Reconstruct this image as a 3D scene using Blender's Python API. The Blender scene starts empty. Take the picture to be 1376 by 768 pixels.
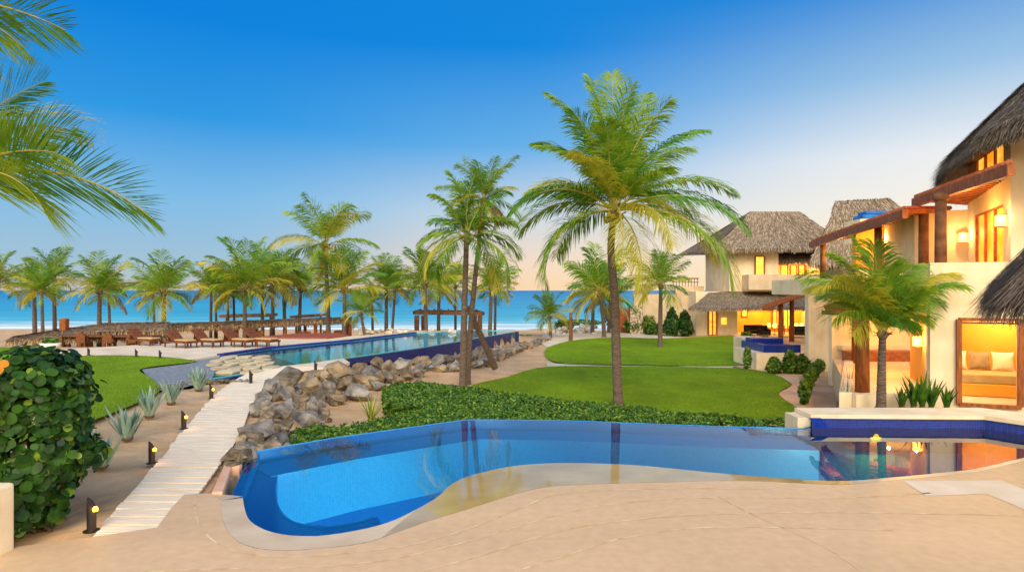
import bpy, bmesh, math, random
import numpy as np
from mathutils import Vector, Matrix, noise

# ------------------------------------------------------------------ camera
SC = bpy.context.scene
COL = SC.collection
F, CX, HY, CH = 850.0, 688.0, 390.0, 3.1      # focal length and horizon of the photograph, camera height
cam_d = bpy.data.cameras.new('camera')
cam = bpy.data.objects.new('camera', cam_d); COL.objects.link(cam)
cam.location = (0, 0, CH); cam.rotation_euler = (math.radians(90), 0, 0)
cam_d.sensor_width = 36; cam_d.lens = F/1376*36
cam_d.shift_y = (HY-384)/1376; cam_d.clip_end = 60000; cam_d.clip_start = 0.05
SC.camera = cam

# ------------------------------------------------------------------ sky, sun, exposure
SUN_EL, SUN_AZ = 9.0, 62.0        # degrees; azimuth measured from straight ahead towards the right
W = bpy.data.worlds.new('World'); SC.world = W; W.use_nodes = True
wn = W.node_tree; bg = wn.nodes['Background']
sky = wn.nodes.new('ShaderNodeTexSky'); sky.sky_type = 'NISHITA'; sky.sun_disc = False
sky.sun_elevation = math.radians(SUN_EL); sky.sun_rotation = math.radians(SUN_AZ)
sky.altitude = 0; sky.air_density = 1.0; sky.dust_density = .6; sky.ozone_density = 3.0
def s2l(c):
    c = [int(c[i:i+2], 16)/255 for i in (0, 2, 4)]
    return [x/12.92 if x <= .04045 else ((x+.055)/1.055)**2.4 for x in c]
def wnode(t, **k):
    n = wn.nodes.new(t)
    for a, v in k.items(): setattr(n, a, v)
    return n
wtc = wnode('ShaderNodeTexCoord'); wsx = wnode('ShaderNodeSeparateXYZ'); wn.links.new(wtc.outputs['Generated'], wsx.inputs[0])
def wramp(stops, k=1.0):          # colours by sine of elevation (0 .. 1)
    r = wnode('ShaderNodeValToRGB'); cr = r.color_ramp
    for i, (p, c) in enumerate(stops):
        e = cr.elements[i] if i < 2 else cr.elements.new(p)
    for e, (p, c) in zip(cr.elements, stops): e.position = p; e.color = (*[x*k for x in s2l(c)], 1)
    wn.links.new(wsx.outputs[2], r.inputs[0]); return r
RAMP_L = wramp([(0, 'CCC6C4'), (.035, 'A6C4D8'), (.13, '80BEEA'), (.24, '2C9AE6'), (.36, '0484E0'), (1, '1468B8')])
RAMP_M = wramp([(0, 'FFDCB0'), (.04, 'FADFC4'), (.12, 'CFDCE6'), (.22, '68B2EA'), (.36, '0888E0'), (1, '1468B8')])
RAMP_R = wramp([(0, 'FFEABC'), (.08, 'FFF2DA'), (.18, 'EEF0F2'), (.28, '9CC4E6'), (.40, '2C88DA'), (1, '1468B8')])
RAMP_B = wramp([(0, 'FFE2B8'), (.15, 'FFE8C4'), (.4, 'FFEAD0'), (.7, 'B4C4D8'), (1, '4878B8')])
def mrange(src, a, b):
    m = wnode('ShaderNodeMapRange', interpolation_type='SMOOTHSTEP'); m.inputs[1].default_value = a; m.inputs[2].default_value = b
    wn.links.new(src, m.inputs[0]); return m.outputs[0]
def wmix(f, a, b):
    m = wnode('ShaderNodeMixRGB')
    if isinstance(f, float): m.inputs[0].default_value = f
    else: wn.links.new(f, m.inputs[0])
    wn.links.new(a, m.inputs[1]); wn.links.new(b, m.inputs[2]); return m.outputs[0]
c1 = wmix(mrange(wsx.outputs[0], -.45, .08), RAMP_L.outputs[0], RAMP_M.outputs[0])
c2 = wmix(mrange(wsx.outputs[0], .0, .6), c1, RAMP_R.outputs[0])
BACK_GAIN = 3.1
bk = wnode('ShaderNodeVectorMath', operation='SCALE'); bk.inputs[3].default_value = BACK_GAIN; wn.links.new(RAMP_B.outputs[0], bk.inputs[0])
fs = wnode('ShaderNodeVectorMath', operation='SCALE'); fs.inputs[3].default_value = .91; wn.links.new(c2, fs.inputs[0])
c3 = wmix(mrange(wsx.outputs[1], .2, -.35), fs.outputs[0], bk.outputs[0])
NK = .06
nk = wnode('ShaderNodeVectorMath', operation='SCALE'); nk.inputs[3].default_value = .12; wn.links.new(sky.outputs[0], nk.inputs[0])
c4 = wmix(.05, c3, nk.outputs[0])
SKYK = 1/.15
sk = wnode('ShaderNodeVectorMath', operation='SCALE'); sk.inputs[3].default_value = SKYK; wn.links.new(c4, sk.inputs[0])
wn.links.new(sk.outputs[0], bg.inputs[0])
bg.inputs[1].default_value = 0.15
sd = bpy.data.lights.new('sun', 'SUN'); sd.energy = 2.3; sd.angle = math.radians(25); sd.color = (1.0, .80, .58)
sun = bpy.data.objects.new('sun', sd); COL.objects.link(sun)
LAMP_EL, LAMP_AZ = 34.0, 178.0
_e, _a = math.radians(LAMP_EL), math.radians(LAMP_AZ)
sun.rotation_euler = Vector((math.sin(_a)*math.cos(_e), math.cos(_a)*math.cos(_e), math.sin(_e))).to_track_quat('Z', 'Y').to_euler()
SC.view_settings.view_transform = 'Standard'; SC.view_settings.look = 'None'
SC.view_settings.exposure = 0.15; SC.view_settings.gamma = 1.0
SC.view_settings.use_curve_mapping = False
SC.render.engine = 'CYCLES'
SC.cycles.use_denoising = True; SC.cycles.max_bounces = 8; SC.cycles.transparent_max_bounces = 16
SC.cycles.sample_clamp_indirect = 4.0; SC.cycles.caustics_reflective = False; SC.cycles.caustics_refractive = False

# ------------------------------------------------------------------ helpers
R = random.Random(7)
def P(x, y, z=0.0):                      # the point of the level plane z seen at photo pixel x, y
    D = F*(CH-z)/(y-HY); return Vector(((x-CX)/F*D, D, z))
def Q(x, y, D):                          # the point at distance D seen at photo pixel x, y
    return Vector(((x-CX)/F*D, D, CH-(y-HY)/F*D))
def QX(x, D): return (x-CX)/F*D
def pip(px, py, poly):
    c = False; n = len(poly); j = n-1
    for i in range(n):
        xi, yi = poly[i][0], poly[i][1]; xj, yj = poly[j][0], poly[j][1]
        if (yi > py) != (yj > py) and px < (xj-xi)*(py-yi)/(yj-yi)+xi: c = not c
        j = i
    return c
def smooth_poly(pts, n=6, closed=True):  # Catmull-Rom through the points
    out = []; m = len(pts)
    rng = range(m) if closed else range(m-1)
    for i in rng:
        g = (lambda k: pts[k % m]) if closed else (lambda k: pts[max(0, min(m-1, k))])
        p0, p1, p2, p3 = [Vector(g(i+k)) for k in (-1, 0, 1, 2)]
        for s in range(n):
            t = s/n
            out.append(0.5*((2*p1)+(-p0+p2)*t+(2*p0-5*p1+4*p2-p3)*t*t+(-p0+3*p1-3*p2+p3)*t**3))
    if not closed: out.append(Vector(pts[-1]))
    return out

ORG = {}
class MB:
    def __init__(s): s.v = []; s.f = []; s.m = []
    def add(s, vs, fs, mi=0):
        b = len(s.v); s.v += [tuple(v) for v in vs]
        s.f += [tuple(b+i for i in f) for f in fs]; s.m += [mi]*len(fs); return s
    def box(s, x0, x1, y0, y1, z0, z1, mi=0):
        v = [(x, y, z) for z in (z0, z1) for y in (y0, y1) for x in (x0, x1)]
        return s.add(v, [(0,2,3,1),(4,5,7,6),(0,1,5,4),(2,6,7,3),(0,4,6,2),(1,3,7,5)], mi)
    def bar(s, a, b, w, h, mi=0, up=(0,0,1)):          # a beam w wide, h high from a to b
        a = Vector(a); b = Vector(b); d = (b-a).normalized(); u = Vector(up)
        sd_ = d.cross(u)
        if sd_.length < 1e-4: sd_ = d.cross(Vector((0,1,0)))
        sd_.normalize(); u = sd_.cross(d)
        v = [p+sd_*i*w/2+u*j*h/2 for p in (a, b) for i, j in ((-1,-1),(1,-1),(1,1),(-1,1))]
        return s.add(v, [(3,2,1,0),(4,5,6,7),(0,1,5,4),(1,2,6,5),(2,3,7,6),(3,0,4,7)], mi)
    def prism(s, poly, z0, z1, mi=0):
        n = len(poly); poly = [(p[0], p[1]) for p in poly]
        if sum(poly[i][0]*poly[(i+1)%n][1]-poly[(i+1)%n][0]*poly[i][1] for i in range(n)) < 0: poly = poly[::-1]
        v = [(x, y, z0) for x, y in poly]+[(x, y, z1) for x, y in poly]
        return s.add(v, [tuple(range(n))[::-1], tuple(range(n, 2*n))]+[(i, (i+1)%n, n+(i+1)%n, n+i) for i in range(n)], mi)
    def sheet(s, poly, z, mi=0):
        from mathutils.geometry import tessellate_polygon
        q = []
        for p in poly:
            if not q or (abs(p[0]-q[-1][0])+abs(p[1]-q[-1][1])) > 1e-4: q.append((p[0], p[1]))
        tri = tessellate_polygon([[Vector((p[0], p[1], 0)) for p in q]])
        b = [(p[0], p[1], z) for p in q]; fs = []
        for t in tri:
            a, c, d = (Vector(b[i]) for i in t)
            fs.append(tuple(t) if (c-a).cross(d-a).z > 0 else tuple(t)[::-1])
        return s.add(b, fs, mi)
    def tube(s, pts, rad, n=8, mi=0, cap=True):
        pts = [Vector(p) for p in pts]; k = len(pts)
        if not hasattr(rad, '__len__'): rad = [rad]*k
        vs = []; ref = Vector((0,0,1)) if abs((pts[-1]-pts[0]).normalized().z) < .9 else Vector((1,0,0))
        for i, p in enumerate(pts):
            d = (pts[min(i+1,k-1)]-pts[max(i-1,0)]).normalized()
            a = d.cross(ref).normalized(); b = a.cross(d)
            vs += [p+(a*math.cos(2*math.pi*j/n)+b*math.sin(2*math.pi*j/n))*rad[i] for j in range(n)]
        fs = [(i*n+j, i*n+(j+1)%n, (i+1)*n+(j+1)%n, (i+1)*n+j) for i in range(k-1) for j in range(n)]
        if cap: fs += [tuple(range(n))[::-1], tuple((k-1)*n+j for j in range(n))]
        return s.add(vs, fs, mi)
    def lathe(s, c, prof, n=16, mi=0):
        c = Vector(c)
        vs = [c+Vector((r*math.cos(2*math.pi*j/n), r*math.sin(2*math.pi*j/n), z)) for r, z in prof for j in range(n)]
        k = len(prof)
        fs = [(i*n+j, i*n+(j+1)%n, (i+1)*n+(j+1)%n, (i+1)*n+j) for i in range(k-1) for j in range(n)]
        fs += [tuple(range(n))[::-1], tuple((k-1)*n+j for j in range(n))]
        return s.add(vs, fs, mi)
    def build(s, name, mats, parent=None, smooth=False, bevel=0):
        o_ = ORG.get(parent.name, Vector((0,0,0))) if parent else Vector((0,0,0))
        me = bpy.data.meshes.new(name)
        me.from_pydata([(v[0]-o_[0], v[1]-o_[1], v[2]-o_[2]) for v in s.v], [], s.f)
        if not isinstance(mats, (list, tuple)): mats = [mats]
        for m in mats: me.materials.append(m)
        if len(mats) > 1: me.polygons.foreach_set('material_index', s.m)
        if smooth: me.polygons.foreach_set('use_smooth', [True]*len(me.polygons))
        me.update()
        o = bpy.data.objects.new(name, me); COL.objects.link(o)
        if parent: o.parent = parent; ORG[o.name] = o_
        if bevel:
            b = o.modifiers.new('bevel', 'BEVEL'); b.width = bevel; b.segments = 2; b.limit_method = 'ANGLE'
        return o

def nbuild(name, V, Fq, mats, parent=None, mi=None):     # numpy quads
    me = bpy.data.meshes.new(name); V = np.asarray(V, dtype=np.float32)
    o_ = ORG.get(parent.name, Vector((0,0,0))) if parent else Vector((0,0,0))
    V = V-np.array(o_, dtype=np.float32)
    n = len(Fq); k = Fq.shape[1]
    me.vertices.add(len(V)); me.vertices.foreach_set('co', V.ravel())
    me.loops.add(n*k); me.loops.foreach_set('vertex_index', Fq.astype(np.int32).ravel())
    me.polygons.add(n); me.polygons.foreach_set('loop_start', np.arange(0, n*k, k, dtype=np.int32))
    if not isinstance(mats, (list, tuple)): mats = [mats]
    for m in mats: me.materials.append(m)
    if mi is not None: me.polygons.foreach_set('material_index', np.asarray(mi, dtype=np.int32))
    me.update(calc_edges=True); me.validate()
    o = bpy.data.objects.new(name, me); COL.objects.link(o)
    if parent: o.parent = parent; ORG[o.name] = o_
    return o

def tag(o, label, cat, group=None):
    o['label'] = label; o['category'] = cat
    if group: o['group'] = group
    return o
def thing(name, label, cat, loc=(0,0,0), group=None):
    o = bpy.data.objects.new(name, None); COL.objects.link(o); o.empty_display_size = .2
    o.location = loc; ORG[o.name] = Vector(loc); return tag(o, label, cat, group)
def struct(o, kind='structure'): o['kind'] = kind; return o
def copy_tree(o, parent=None):
    c = o.copy(); COL.objects.link(c)
    if parent: c.parent = parent
    for ch in [x for x in o.children]: copy_tree(ch, c)
    return c

# ------------------------------------------------------------------ materials
def lin(c):
    if isinstance(c, str):
        c = [int(c[i:i+2], 16)/255 for i in (0, 2, 4)]
        c = [x/12.92 if x <= .04045 else ((x+.055)/1.055)**2.4 for x in c]
    return (*c, 1.0)
def mat(name, c1, c2=None, rough=.8, scale=3.0, bump=0.0, bscale=None, stretch=None, spec=.3, metal=0, detail=6, coat=0, obj_random=0.0, lo=.35, hi=.65, bdist=.02, macro=None):
    m = bpy.data.materials.new(name); m.use_nodes = True; nt = m.node_tree
    b = nt.nodes['Principled BSDF']; b.inputs['Roughness'].default_value = rough
    b.inputs['Specular IOR Level'].default_value = spec; b.inputs['Metallic'].default_value = metal
    b.inputs['Coat Weight'].default_value = coat
    b.inputs['Base Color'].default_value = lin(c1)
    tc = nt.nodes.new('ShaderNodeTexCoord'); mp = nt.nodes.new('ShaderNodeMapping')
    nt.links.new(tc.outputs['Object'], mp.inputs[0])
    if stretch: mp.inputs['Scale'].default_value = stretch
    if c2:
        nz = nt.nodes.new('ShaderNodeTexNoise'); nz.inputs['Scale'].default_value = scale; nz.inputs['Detail'].default_value = detail
        nt.links.new(mp.outputs[0], nz.inputs['Vector'])
        r = nt.nodes.new('ShaderNodeValToRGB'); r.color_ramp.elements[0].color = lin(c1); r.color_ramp.elements[1].color = lin(c2)
        r.color_ramp.elements[0].position = lo; r.color_ramp.elements[1].position = hi
        nt.links.new(nz.outputs[0], r.inputs[0]); out = r.outputs[0]
        if macro:
            nm_ = nt.nodes.new('ShaderNodeTexNoise'); nm_.inputs['Scale'].default_value = macro[0]; nm_.inputs['Detail'].default_value = 7; nm_.inputs['Roughness'].default_value = .65
            mp_ = nt.nodes.new('ShaderNodeMapping'); mp_.inputs['Scale'].default_value = macro[2] if len(macro) > 2 else (1,1,1)
            nt.links.new(tc.outputs['Object'], mp_.inputs[0]); nt.links.new(mp_.outputs[0], nm_.inputs['Vector'])
            mr_ = nt.nodes.new('ShaderNodeMapRange'); mr_.inputs[1].default_value = .35; mr_.inputs[2].default_value = .68; mr_.inputs[3].default_value = 1-macro[1]; mr_.inputs[4].default_value = 1+macro[1]*.6
            nt.links.new(nm_.outputs[0], mr_.inputs[0]); h_ = nt.nodes.new('ShaderNodeHueSaturation'); nt.links.new(mr_.outputs[0], h_.inputs['Value'])
            nt.links.new(out, h_.inputs['Color']); out = h_.outputs[0]
        if obj_random:
            oi = nt.nodes.new('ShaderNodeObjectInfo'); h = nt.nodes.new('ShaderNodeHueSaturation')
            mr = nt.nodes.new('ShaderNodeMapRange'); mr.inputs[3].default_value = 1-obj_random; mr.inputs[4].default_value = 1+obj_random
            nt.links.new(oi.outputs['Random'], mr.inputs[0]); nt.links.new(mr.outputs[0], h.inputs['Value'])
            nt.links.new(out, h.inputs['Color']); out = h.outputs[0]
        nt.links.new(out, b.inputs['Base Color'])
    if bump:
        n2 = nt.nodes.new('ShaderNodeTexNoise'); n2.inputs['Scale'].default_value = bscale or scale*4; n2.inputs['Detail'].default_value = 8
        nt.links.new(mp.outputs[0], n2.inputs['Vector'])
        bp = nt.nodes.new('ShaderNodeBump'); bp.inputs['Strength'].default_value = bump; bp.inputs['Distance'].default_value = bdist
        nt.links.new(n2.outputs[0], bp.inputs['Height']); nt.links.new(bp.outputs[0], b.inputs['Normal'])
    return m
def leafmat(name, c1, c2, trans=.35, rough=.45, scale=2.0, spec=.4):
    m = mat(name, c1, c2, rough=rough, scale=scale, spec=spec)
    nt = m.node_tree; b = nt.nodes['Principled BSDF']; o = nt.nodes['Material Output']
    t = nt.nodes.new('ShaderNodeBsdfTranslucent'); mx = nt.nodes.new('ShaderNodeMixShader'); mx.inputs[0].default_value = trans
    src = b.inputs['Base Color'].links[0].from_socket; nt.links.new(src, t.inputs[0])
    nt.links.new(b.outputs[0], mx.inputs[1]); nt.links.new(t.outputs[0], mx.inputs[2]); nt.links.new(mx.outputs[0], o.inputs[0])
    return m
def emat(name, col, strength, c2=None, scale=3.0):
    m = bpy.data.materials.new(name); m.use_nodes = True; nt = m.node_tree
    b = nt.nodes['Principled BSDF']; b.inputs['Base Color'].default_value = lin(col); b.inputs['Roughness'].default_value = .6
    b.inputs['Emission Color'].default_value = lin(col); b.inputs['Emission Strength'].default_value = strength
    if c2:
        tc = nt.nodes.new('ShaderNodeTexCoord'); nz = nt.nodes.new('ShaderNodeTexNoise'); nz.inputs['Scale'].default_value = scale
        r = nt.nodes.new('ShaderNodeValToRGB'); r.color_ramp.elements[0].color = lin(col); r.color_ramp.elements[1].color = lin(c2)
        r.color_ramp.elements[0].position = .38; r.color_ramp.elements[1].position = .62
        nt.links.new(tc.outputs['Object'], nz.inputs['Vector']); nt.links.new(nz.outputs[0], r.inputs[0]); nt.links.new(r.outputs[0], b.inputs['Emission Color'])
    return m
def tilemat(name, c1, c2, grout, size=.05, rough=.25):
    m = bpy.data.materials.new(name); m.use_nodes = True; nt = m.node_tree
    b = nt.nodes['Principled BSDF']; b.inputs['Roughness'].default_value = rough; b.inputs['Specular IOR Level'].default_value = .5
    tc = nt.nodes.new('ShaderNodeTexCoord'); sx = nt.nodes.new('ShaderNodeSeparateXYZ'); nt.links.new(tc.outputs['Object'], sx.inputs[0])
    ad = nt.nodes.new('ShaderNodeMath'); ad.operation = 'ADD'; nt.links.new(sx.outputs[1], ad.inputs[0]); nt.links.new(sx.outputs[2], ad.inputs[1])
    cb = nt.nodes.new('ShaderNodeCombineXYZ'); nt.links.new(sx.outputs[0], cb.inputs[0]); nt.links.new(ad.outputs[0], cb.inputs[1])
    br = nt.nodes.new('ShaderNodeTexBrick'); br.offset = 0; br.inputs['Scale'].default_value = 1
    br.inputs['Brick Width'].default_value = size; br.inputs['Row Height'].default_value = size; br.inputs['Mortar Size'].default_value = size*.06
    br.inputs['Color1'].default_value = lin(c1); br.inputs['Color2'].default_value = lin(c2); br.inputs['Mortar'].default_value = lin(grout)
    nt.links.new(cb.outputs[0], br.inputs['Vector']); nt.links.new(br.outputs[0], b.inputs['Base Color'])
    return m
def watermat(name, tint, ws=2.0, bump=.12, dist=.02, ior=1.33, stretch=None, rough=.0):
    m = bpy.data.materials.new(name); m.use_nodes = True; nt = m.node_tree; nt.nodes.remove(nt.nodes['Principled BSDF'])
    o = nt.nodes['Material Output']
    tr = nt.nodes.new('ShaderNodeBsdfTransparent'); tr.inputs[0].default_value = lin(tint)
    gl = nt.nodes.new('ShaderNodeBsdfGlossy'); gl.inputs['Roughness'].default_value = rough; gl.inputs[0].default_value = (1,1,1,1)
    fr = nt.nodes.new('ShaderNodeFresnel'); fr.inputs[0].default_value = ior
    tc = nt.nodes.new('ShaderNodeTexCoord'); mp = nt.nodes.new('ShaderNodeMapping'); nt.links.new(tc.outputs['Object'], mp.inputs[0])
    if stretch: mp.inputs['Scale'].default_value = stretch
    nz = nt.nodes.new('ShaderNodeTexNoise'); nz.inputs['Scale'].default_value = ws; nz.inputs['Detail'].default_value = 3
    nt.links.new(mp.outputs[0], nz.inputs['Vector'])
    bp = nt.nodes.new('ShaderNodeBump'); bp.inputs['Strength'].default_value = bump; bp.inputs['Distance'].default_value = dist
    nt.links.new(nz.outputs[0], bp.inputs['Height'])
    nt.links.new(bp.outputs[0], gl.inputs['Normal']); nt.links.new(bp.outputs[0], fr.inputs['Normal'])
    mx = nt.nodes.new('ShaderNodeMixShader'); nt.links.new(fr.outputs[0], mx.inputs[0])
    nt.links.new(tr.outputs[0], mx.inputs[1]); nt.links.new(gl.outputs[0], mx.inputs[2]); nt.links.new(mx.outputs[0], o.inputs[0])
    return m

SAND = mat('sand', 'B28E62', 'CEAC80', rough=.95, scale=.9, detail=12, bump=.8, bscale=4, bdist=.09, lo=.3, hi=.7, macro=(.4, .12))
SANDPATH = mat('sandy path', 'C2A078', 'D2B48C', rough=.95, scale=1.2, bump=.4, bscale=6)
GRASS = mat('lawn grass', '62840A', '809F14', rough=.9, scale=14, bump=.9, bscale=60, spec=.1, bdist=.04, lo=.25, hi=.75, macro=(.35, .28, (1, .6, 1)))
DECK = mat('terrace concrete', 'C6A47A', 'D0B086', rough=.58, scale=7, detail=14, bump=.12, bscale=90, spec=.35, lo=.3, hi=.72, bdist=.01, macro=(.3, .09, (.6, 1.8, 1)))
JOINT = mat('joint', 'DCC69C', 'BC9A6C', rough=.8, scale=5)
COPE = mat('pale coping', 'D2BC98', 'BFA684', rough=.42, scale=1.5, bump=.12, bscale=25, bdist=.01)
WET = mat('wet ledge', 'A98B50', 'BFA468', rough=.06, scale=1.1, spec=.75, bump=.05, bscale=3, bdist=.01)
PATCH = mat('pale paving patch', 'D6C8B2', 'CBBB9F', rough=.6, scale=2)
LDECK = mat('lounge deck stone', 'D6C6AC', 'C4B294', rough=.85, scale=.8, bump=.2, bscale=9)
PLANK = mat('whitewashed plank', 'D6C4A4', 'ECDEC4', rough=.8, scale=2.0, stretch=(1, 14, 1), bump=.4, bscale=8, bdist=.01)
STUCCO = mat('cream stucco', 'D8C49E', 'E6D6B6', rough=.9, scale=1.6, detail=10, bump=.3, bscale=22, bdist=.012, lo=.3, hi=.7, macro=(.9, .13, (1.6, 1.6, .3)))
STUCCOG = mat('grey cream stucco', 'C2AC8A', 'D2BE9C', rough=.9, scale=1.2, bump=.2, bscale=20, bdist=.01, macro=(.6, .12, (1.4, 1.4, .3)))
STUCCOY = mat('amber plaster', 'E09A30', 'E8AA42', rough=.8, scale=1.0)
WOOD = mat('warm timber', '6A3A1A', '9C5A2A', rough=.6, scale=2, stretch=(6, 6, 1.2), bump=.3, bscale=6)
WOODR = mat('red roof timber', '8A4A24', 'A86434', rough=.6, scale=2, stretch=(3, 3, 3), bump=.2)
WOODD = mat('weathered timber', '5A3A24', '7C5638', rough=.8, scale=3, bump=.4, bscale=12)
TILE_R = mat('terracotta tile', '8E4A2C', 'B26A44', rough=.8, scale=5, bump=.4, bscale=14)
THATCH = mat('thatch', '6A5C4A', '94826A', rough=.95, scale=14, stretch=(1, 1, .25), bump=1.0, bscale=20, bdist=.06, lo=.25, hi=.75)
STRAW1 = mat('straw grey', '6C6050', '8E8070', rough=.9, scale=9)
STRAW2 = mat('straw pale', '968870', 'AA9A80', rough=.9, scale=9)
STRAW3 = mat('straw dark', '5C4E3C', '78684F', rough=.9, scale=9)
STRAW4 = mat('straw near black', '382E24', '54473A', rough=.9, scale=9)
THATCHB = mat('brown thatch', '96764E', 'C6A274', rough=.95, scale=12, bump=1.0, bscale=14, bdist=.06, lo=.25, hi=.75)
STRAWB = mat('straw brown', '9C7A50', 'C09A6A', rough=.9, scale=9)
BARK = mat('palm bark', '3E342A', '75665A', rough=.95, scale=6, stretch=(1, 1, 9), bump=1.0, bscale=3.0, bdist=.05, lo=.3, hi=.7)
ROCKM = mat('boulder granite', '4A4238', 'A29072', rough=.88, scale=1.6, bump=1.0, bscale=6, bdist=.12, obj_random=.32, detail=10, lo=.32, hi=.68)
ROCKP = mat('pale reef rock', 'A69882', 'D8CCB8', rough=.9, scale=2.0, bump=.8, bscale=6, bdist=.06, obj_random=.2)
PL_G = leafmat('palm leaf green', '588614', '94B02A', .42)
PL_Y = leafmat('palm leaf golden green', 'A0A022', 'C6BC3A', .4)
PL_D = leafmat('palm leaf deep green', '42761A', '669628', .3)
PL_B = leafmat('palm leaf dry', '7A6238', 'A08A58', .3)
RACH = mat('palm midrib', '8E8C3A', 'A79A50', rough=.5, scale=4)
NUT = mat('coconut husk', '7A6A20', '9A8430', rough=.6, scale=6)
AGAVE = mat('agave leaf', '5C7C70', '86A294', rough=.5, scale=3, stretch=(4, 4, 1))
HEDGEL = leafmat('hedge leaf', '28500E', '54821C', .3, scale=6)
HEDGEY = leafmat('hedge leaf light', '5C8420', '86A030', .35, scale=6)
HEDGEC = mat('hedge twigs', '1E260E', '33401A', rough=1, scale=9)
GRAPE = leafmat('sea grape leaf', '18340A', '38641A', .3, rough=.5, scale=4, spec=.25)
GRAPEY = leafmat('sea grape young leaf', '5A7E1E', '86A034', .4, rough=.4, scale=4)
GRAPEO = leafmat('orange turning leaf', 'C07814', 'E09A20', .4, scale=6)
TWIG = mat('twig', '4A3A28', '6E5A40', rough=.9, scale=8)
CACT = leafmat('dark upright shrub', '163010', '2A5018', .2, scale=6)
SNAKE = leafmat('strap leaf', '1E4414', '4A7424', .25, scale=4)
BLACK = mat('dark bronze', '1C1714', '2C241E', rough=.45, scale=6, spec=.5)
WICKER = mat('lounger timber', '4E2C16', '7A4822', rough=.6, scale=8, bump=.3, bscale=20)
CUSH = mat('lounger cushion', 'A88A5C', 'BC9C6C', rough=.9, scale=5)
LINEN = mat('linen white', 'E8DCC2', 'F0E6D0', rough=.9, scale=6)
TAUPE = mat('linen taupe', '8C7C64', 'A08E74', rough=.9, scale=6)
DARKS = mat('dark upholstery', '1A120E', '2A1E16', rough=.8, scale=6)
BLUEC = mat('blue cloth', '1C5CA0', '2C74B8', rough=.8, scale=3)
TURQ = emat('turquoise glass', '3FB4C0', .35)
POOLT = tilemat('pool tile', '0E6ABA', '167ECA', '2890D2', .045)
POOLL = tilemat('pool tile pale', '58C8DC', '6CD4E4', '84DCE8', .045)
POOLN = tilemat('navy tile', '0A1E6A', '102C84', '1C3C92', .06)
POOLW = tilemat('overflow wall tile', '14164C', '1C2466', '2A3470', .09, .3)
GREYT = mat('grey shallow pebble', '5C6268', '8C9296', rough=.85, scale=14, bump=.3)
SLAB = mat('stepping stone', 'A89878', 'C8B894', rough=.85, scale=2.5, bump=.4, bscale=10, obj_random=.12)
WATER = watermat('pool water', '82CCEC', ws=1.6, bump=.07, dist=.02, ior=1.55)
WATER2 = watermat('lap pool water', 'A0ECEC', ws=1.2, bump=.3, dist=.03, ior=1.12, rough=.05)
LAMP = emat('warm lamp', 'FF9A28', 9)
LAMPS = emat('sconce shade', 'FFC058', 4)
PANE = emat('lit pane', 'FF8A10', 1.35, 'FFB83A', 2.2)
PANEW = emat('lit pane bright', 'FFA020', 1.7, 'FFC850', 2.2)
COOL = emat('pool lamp', 'E8F8FF', 5)
LAMPW = emat('warm pool lamp', 'FF7000', 7)
WHITEP = mat('white paint', 'D8D2C6', 'E2DCD0', rough=.6, scale=4)

def lamp(name, loc, power, col=(1, .62, .25), size=.1, parent=None, typ='POINT', rot=None, ang=None):
    d = bpy.data.lights.new(name, typ); d.energy = power; d.color = col
    if typ == 'AREA': d.size = size
    else: d.shadow_soft_size = size
    if ang: d.spot_size = math.radians(ang); d.spot_blend = .8
    o = bpy.data.objects.new(name, d); COL.objects.link(o)
    o.location = Vector(loc)-(ORG.get(parent.name, Vector((0,0,0))) if parent else Vector((0,0,0)))
    if rot: o.rotation_euler = rot
    if parent: o.parent = parent
    return o

# ================================================================== TERRAIN
# edge between the upper level (boardwalk, lap pool, z=0) and the lower garden (z=-1)
EDGE = [(-4.6, 3), (-4.75, 9.8), (-5.2, 12.2), P(357, 545), P(378, 512), P(432, 497), P(474, 481), P(567, 467), Vector((.45, 47.8, 0)), Vector((-1.5, 50, 0)), Vector((-4, 52, 0))]
EDGE = [(p[0], p[1]) for p in EDGE]
POOL2 = [(P(x, y)[0], P(x, y)[1]) for x, y in ((284,508),(380,493),(474,479),(567,466),(692.5,445),(627,442),(560,447.5),(475,458),(364,468.5),(263,483))]
SHAL = [(P(x, y)[0], P(x, y)[1]) for x, y in ((190,495),(256,487),(263,483),(300,477.5),(372,482),(385,493),(284,510),(248,519),(213,523),(200,507))]
TERR = [(-5.8, 7.9), (-4.3, 9.5), (-5.05, 12.5), P(454,585), P(629,561), P(960,570), P(1080,573), (9.3, 17.8), (30, 17.8), (30, 0), (-12, 0), (-12, 7.5)]
TERR = [(p[0], p[1]) for p in TERR]
DECKP = [(-30, 27), P(15,482), P(122,477), P(200,478.5), P(257,483), P(364,468), P(475,457), P(560,447.5), (-6.5, 48.5), P(470,451.5), P(350,455), P(178,464), P(61,471), (-30, 33.5)]
DECKP = [(p[0], p[1]) for p in DECKP]
def edge_x(y):
    for a, b in zip(EDGE, EDGE[1:]):
        if a[1] <= y <= b[1]: return a[0]+(b[0]-a[0])*(y-a[1])/(b[1]-a[1])
    return None
def far_left(x):                       # where the upper level ends towards the beach
    if x < -21: return 36.0
    if x < -9: return 36.5+(x+21)*.6
    return 50.5
def sst(t): t = max(0, min(1, t)); return t*t*(3-2*t)
def beach(y):
    if y < 62: return -2.0
    if y < 90: return -2.0-.38*(y-62)/28
    return -2.38-.06*(y-90)
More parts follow.
